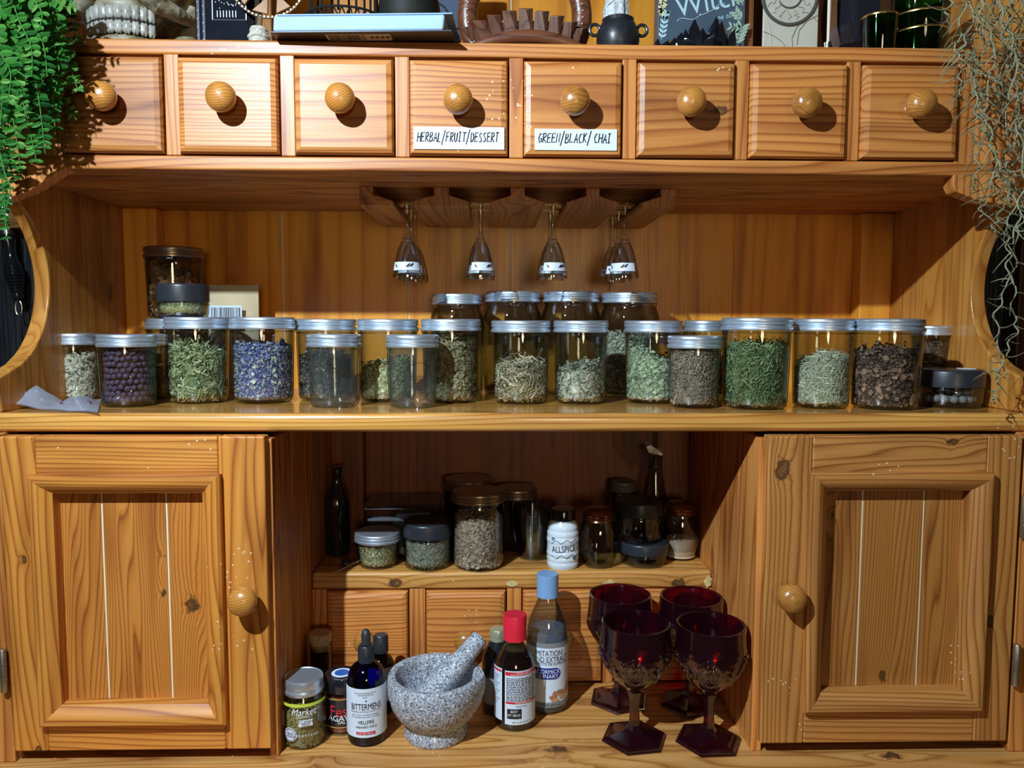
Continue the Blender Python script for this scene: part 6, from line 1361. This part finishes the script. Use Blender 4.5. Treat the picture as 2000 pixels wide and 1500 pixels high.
FR = [([(60, -60), (95, 10), (125, 90), (150, 170), (160, 175)], .86, .017), ([(90, -70), (118, -10), (140, 40), (152, 88)], .87, .015), ([(95, 30), (108, 110), (118, 180), (150, 235)], .87, .016), ([(40, -50), (75, 60), (100, 170), (108, 262)], .85, .018),
      ([(10, -60), (50, 70), (75, 190), (88, 300)], .84, .019), ([(-10, 0), (25, 110), (50, 220), (72, 318)], .86, .019), ([(-20, 40), (10, 150), (30, 260), (40, 330)], .85, .018), ([(-30, 100), (0, 200), (12, 300), (30, 350)], .86, .017),
      ([(-30, 180), (-8, 270), (6, 360), (12, 470)], .85, .014), ([(-25, 230), (0, 320), (8, 400), (14, 440)], .87, .013), ([(20, -80), (30, 20), (60, 90), (62, 150)], .82, .018), ([(70, -60), (60, 30), (85, 90), (92, 150)], .83, .017),
      ([(-20, -40), (10, 40), (20, 120), (45, 190)], .82, .019), ([(100, -60), (90, 20), (108, 70), (118, 110)], .89, .015), ([(-10, -70), (-5, 60), (5, 160), (0, 250)], .83, .018), ([(50, 60), (70, 150), (60, 210), (80, 270)], .90, .016),
      ([(30, 100), (45, 190), (70, 240), (65, 300)], .89, .017), ([(80, -40), (105, 30), (112, 60), (128, 120)], .84, .014), ([(-30, 60), (-10, 140), (15, 220), (10, 300)], .88, .018), ([(40, -20), (20, 80), (40, 150), (20, 230)], .86, .018),
      ([(60, 160), (75, 210), (85, 250), (98, 290)], .86, .013), ([(0, 300), (10, 340), (20, 370), (8, 420)], .84, .011), ([(-30, -60), (0, 0), (40, 30), (50, 60)], .84, .018), ([(60, -70), (85, -20), (120, 10), (150, 15)], .84, .015),
      ([(0, -70), (35, -30), (80, 20), (75, 60)], .80, .017), ([(100, 70), (115, 130), (105, 190), (100, 225)], .85, .015), ([(10, 60), (35, 120), (30, 170), (55, 220)], .81, .018), ([(-20, 0), (-5, 90), (20, 140), (15, 200)], .80, .018)]
for i, (pth, Y, l0) in enumerate(FR):
    mb, at = frond([fp(x, y, Y + .01 * math.sin(i)) for x, y in pth], l0, i); obj('frond', mb, LEAF, fern, attr=at)
# ================================================================== hanging moss
MOSS, nt, N, L, p = nmat('pale_moss'); a_ = N.new('ShaderNodeAttribute'); a_.attribute_name = 'rnd'
L.new(ramp(nt, a_.outputs['Fac'], [(0, (.085, .085, .045)), (.5, (.19, .20, .115)), (1, (.30, .33, .20))]), p.inputs['Base Color']); p.inputs['Roughness'].default_value = .6
moss = thing('hanging_moss', 'pale grey-green curly air-plant moss trailing down the right end of the hutch', 'plant', (.68, .84, .62))
def strand(path, seed, ln=.024, every=.008, th=.0011):
    r = random.Random(seed); mb = MB(); at = []; pts = [Vector(q) for q in path]; dense = []
    for i in range(len(pts) - 1):
        p0, p1, p2, p3 = pts[max(i - 1, 0)], pts[i], pts[i + 1], pts[min(i + 2, len(pts) - 1)]
        for k in range(8):
            t = k / 8; dense.append(.5 * (2 * p1 + (p2 - p0) * t + (2 * p0 - 5 * p1 + 4 * p2 - p3) * t * t + (3 * p1 - p0 - 3 * p2 + p3) * t ** 3) + Vector((.0028 * sin(i * 8 + k + seed), .002 * cos(i * 5 + k * 1.3), 0)))
    mb.tube(dense, th, 5); at += [r.uniform(.5, .9)] * mb.n; acc = 0
    for i in range(1, len(dense) - 1):
        acc += (dense[i] - dense[i - 1]).length
        while acc > every:
            acc -= every; b0 = dense[i]; d = Vector((r.choice((-1, 1)) * r.uniform(.5, 1), r.uniform(-.6, .5), r.uniform(-.9, .15))).normalized(); g = Vector((r.uniform(-.5, .5), r.uniform(-.3, .3), r.choice((-1, -1, 1)) * r.uniform(.4, 1.0))); L0 = ln * r.uniform(.5, 1.25)
            pp = [b0 + d * L0 * t + g * L0 * .75 * t * t for t in (0, .2, .4, .6, .8, 1)]; n0 = mb.n; mb.tube(pp, [th * .75, th * .7, th * .62, th * .5, th * .38, th * .2], 4); at += [r.uniform(.1, 1)] * (mb.n - n0)
    return mb, at
MS = [[(1905, -60), (1880, 20), (1872, 80), (1865, 130)], [(1930, -60), (1905, 60), (1900, 150), (1912, 230), (1935, 270)], [(1960, -60), (1930, 40), (1905, 150), (1900, 190)], [(1990, -50), (1965, 60), (1960, 180), (1975, 300)],
      [(2020, -50), (1990, 80), (1985, 200), (1995, 330)], [(1890, -60), (1900, 30), (1880, 90), (1860, 110)], [(1950, 0), (1940, 120), (1925, 210), (1940, 290), (1960, 340)], [(1912, 180), (1925, 250), (1950, 300), (1965, 350), (1975, 410)],
      [(1900, 250), (1910, 300), (1905, 350), (1900, 372)], [(1960, 300), (1970, 360), (1960, 400), (1945, 430), (1938, 455)], [(1990, 250), (2000, 330), (1990, 420), (1975, 480)], [(1985, 380), (1968, 450), (1970, 500), (1965, 560), (1945, 620), (1955, 700), (1948, 740)],
      [(2005, 400), (1985, 460), (1982, 520), (1978, 600), (1985, 640), (1965, 690), (1960, 735)], [(1970, 0), (1975, 90), (1950, 160), (1955, 240)], [(2010, 0), (2005, 120), (1990, 220), (2005, 300)], [(1940, -40), (1960, 40), (1985, 110), (1970, 200)],
      [(1880, 60), (1885, 110), (1875, 160), (1880, 200)], [(1945, 720), (1950, 750), (1942, 775), (1940, 790)], [(1930, 330), (1940, 370), (1920, 400), (1915, 425)], [(1985, 300), (1980, 350), (1998, 400), (1990, 450)], [(1920, -50), (1915, 20), (1940, 80), (1930, 130)], [(1995, 60), (1975, 140), (1990, 200), (1975, 260)],
      [(1860, -60), (1858, -10), (1850, 30), (1856, 50)], [(2010, 200), (1990, 260), (1960, 320), (1975, 370)], [(1890, 100), (1905, 130), (1920, 190), (1900, 240)], [(1960, -60), (1995, 10), (1960, 60), (1990, 130)]]
for i, pth in enumerate(MS):
    Y = .84 + .012 * (i % 5); low = pth[0][1] > 330
    mb, at = strand([fp(x, y, Y) for x, y in pth], i, ln=.026 if not low else .021, every=.0085 if not low else .012, th=.00095); obj('moss_strand', mb, MOSS, moss, attr=at)
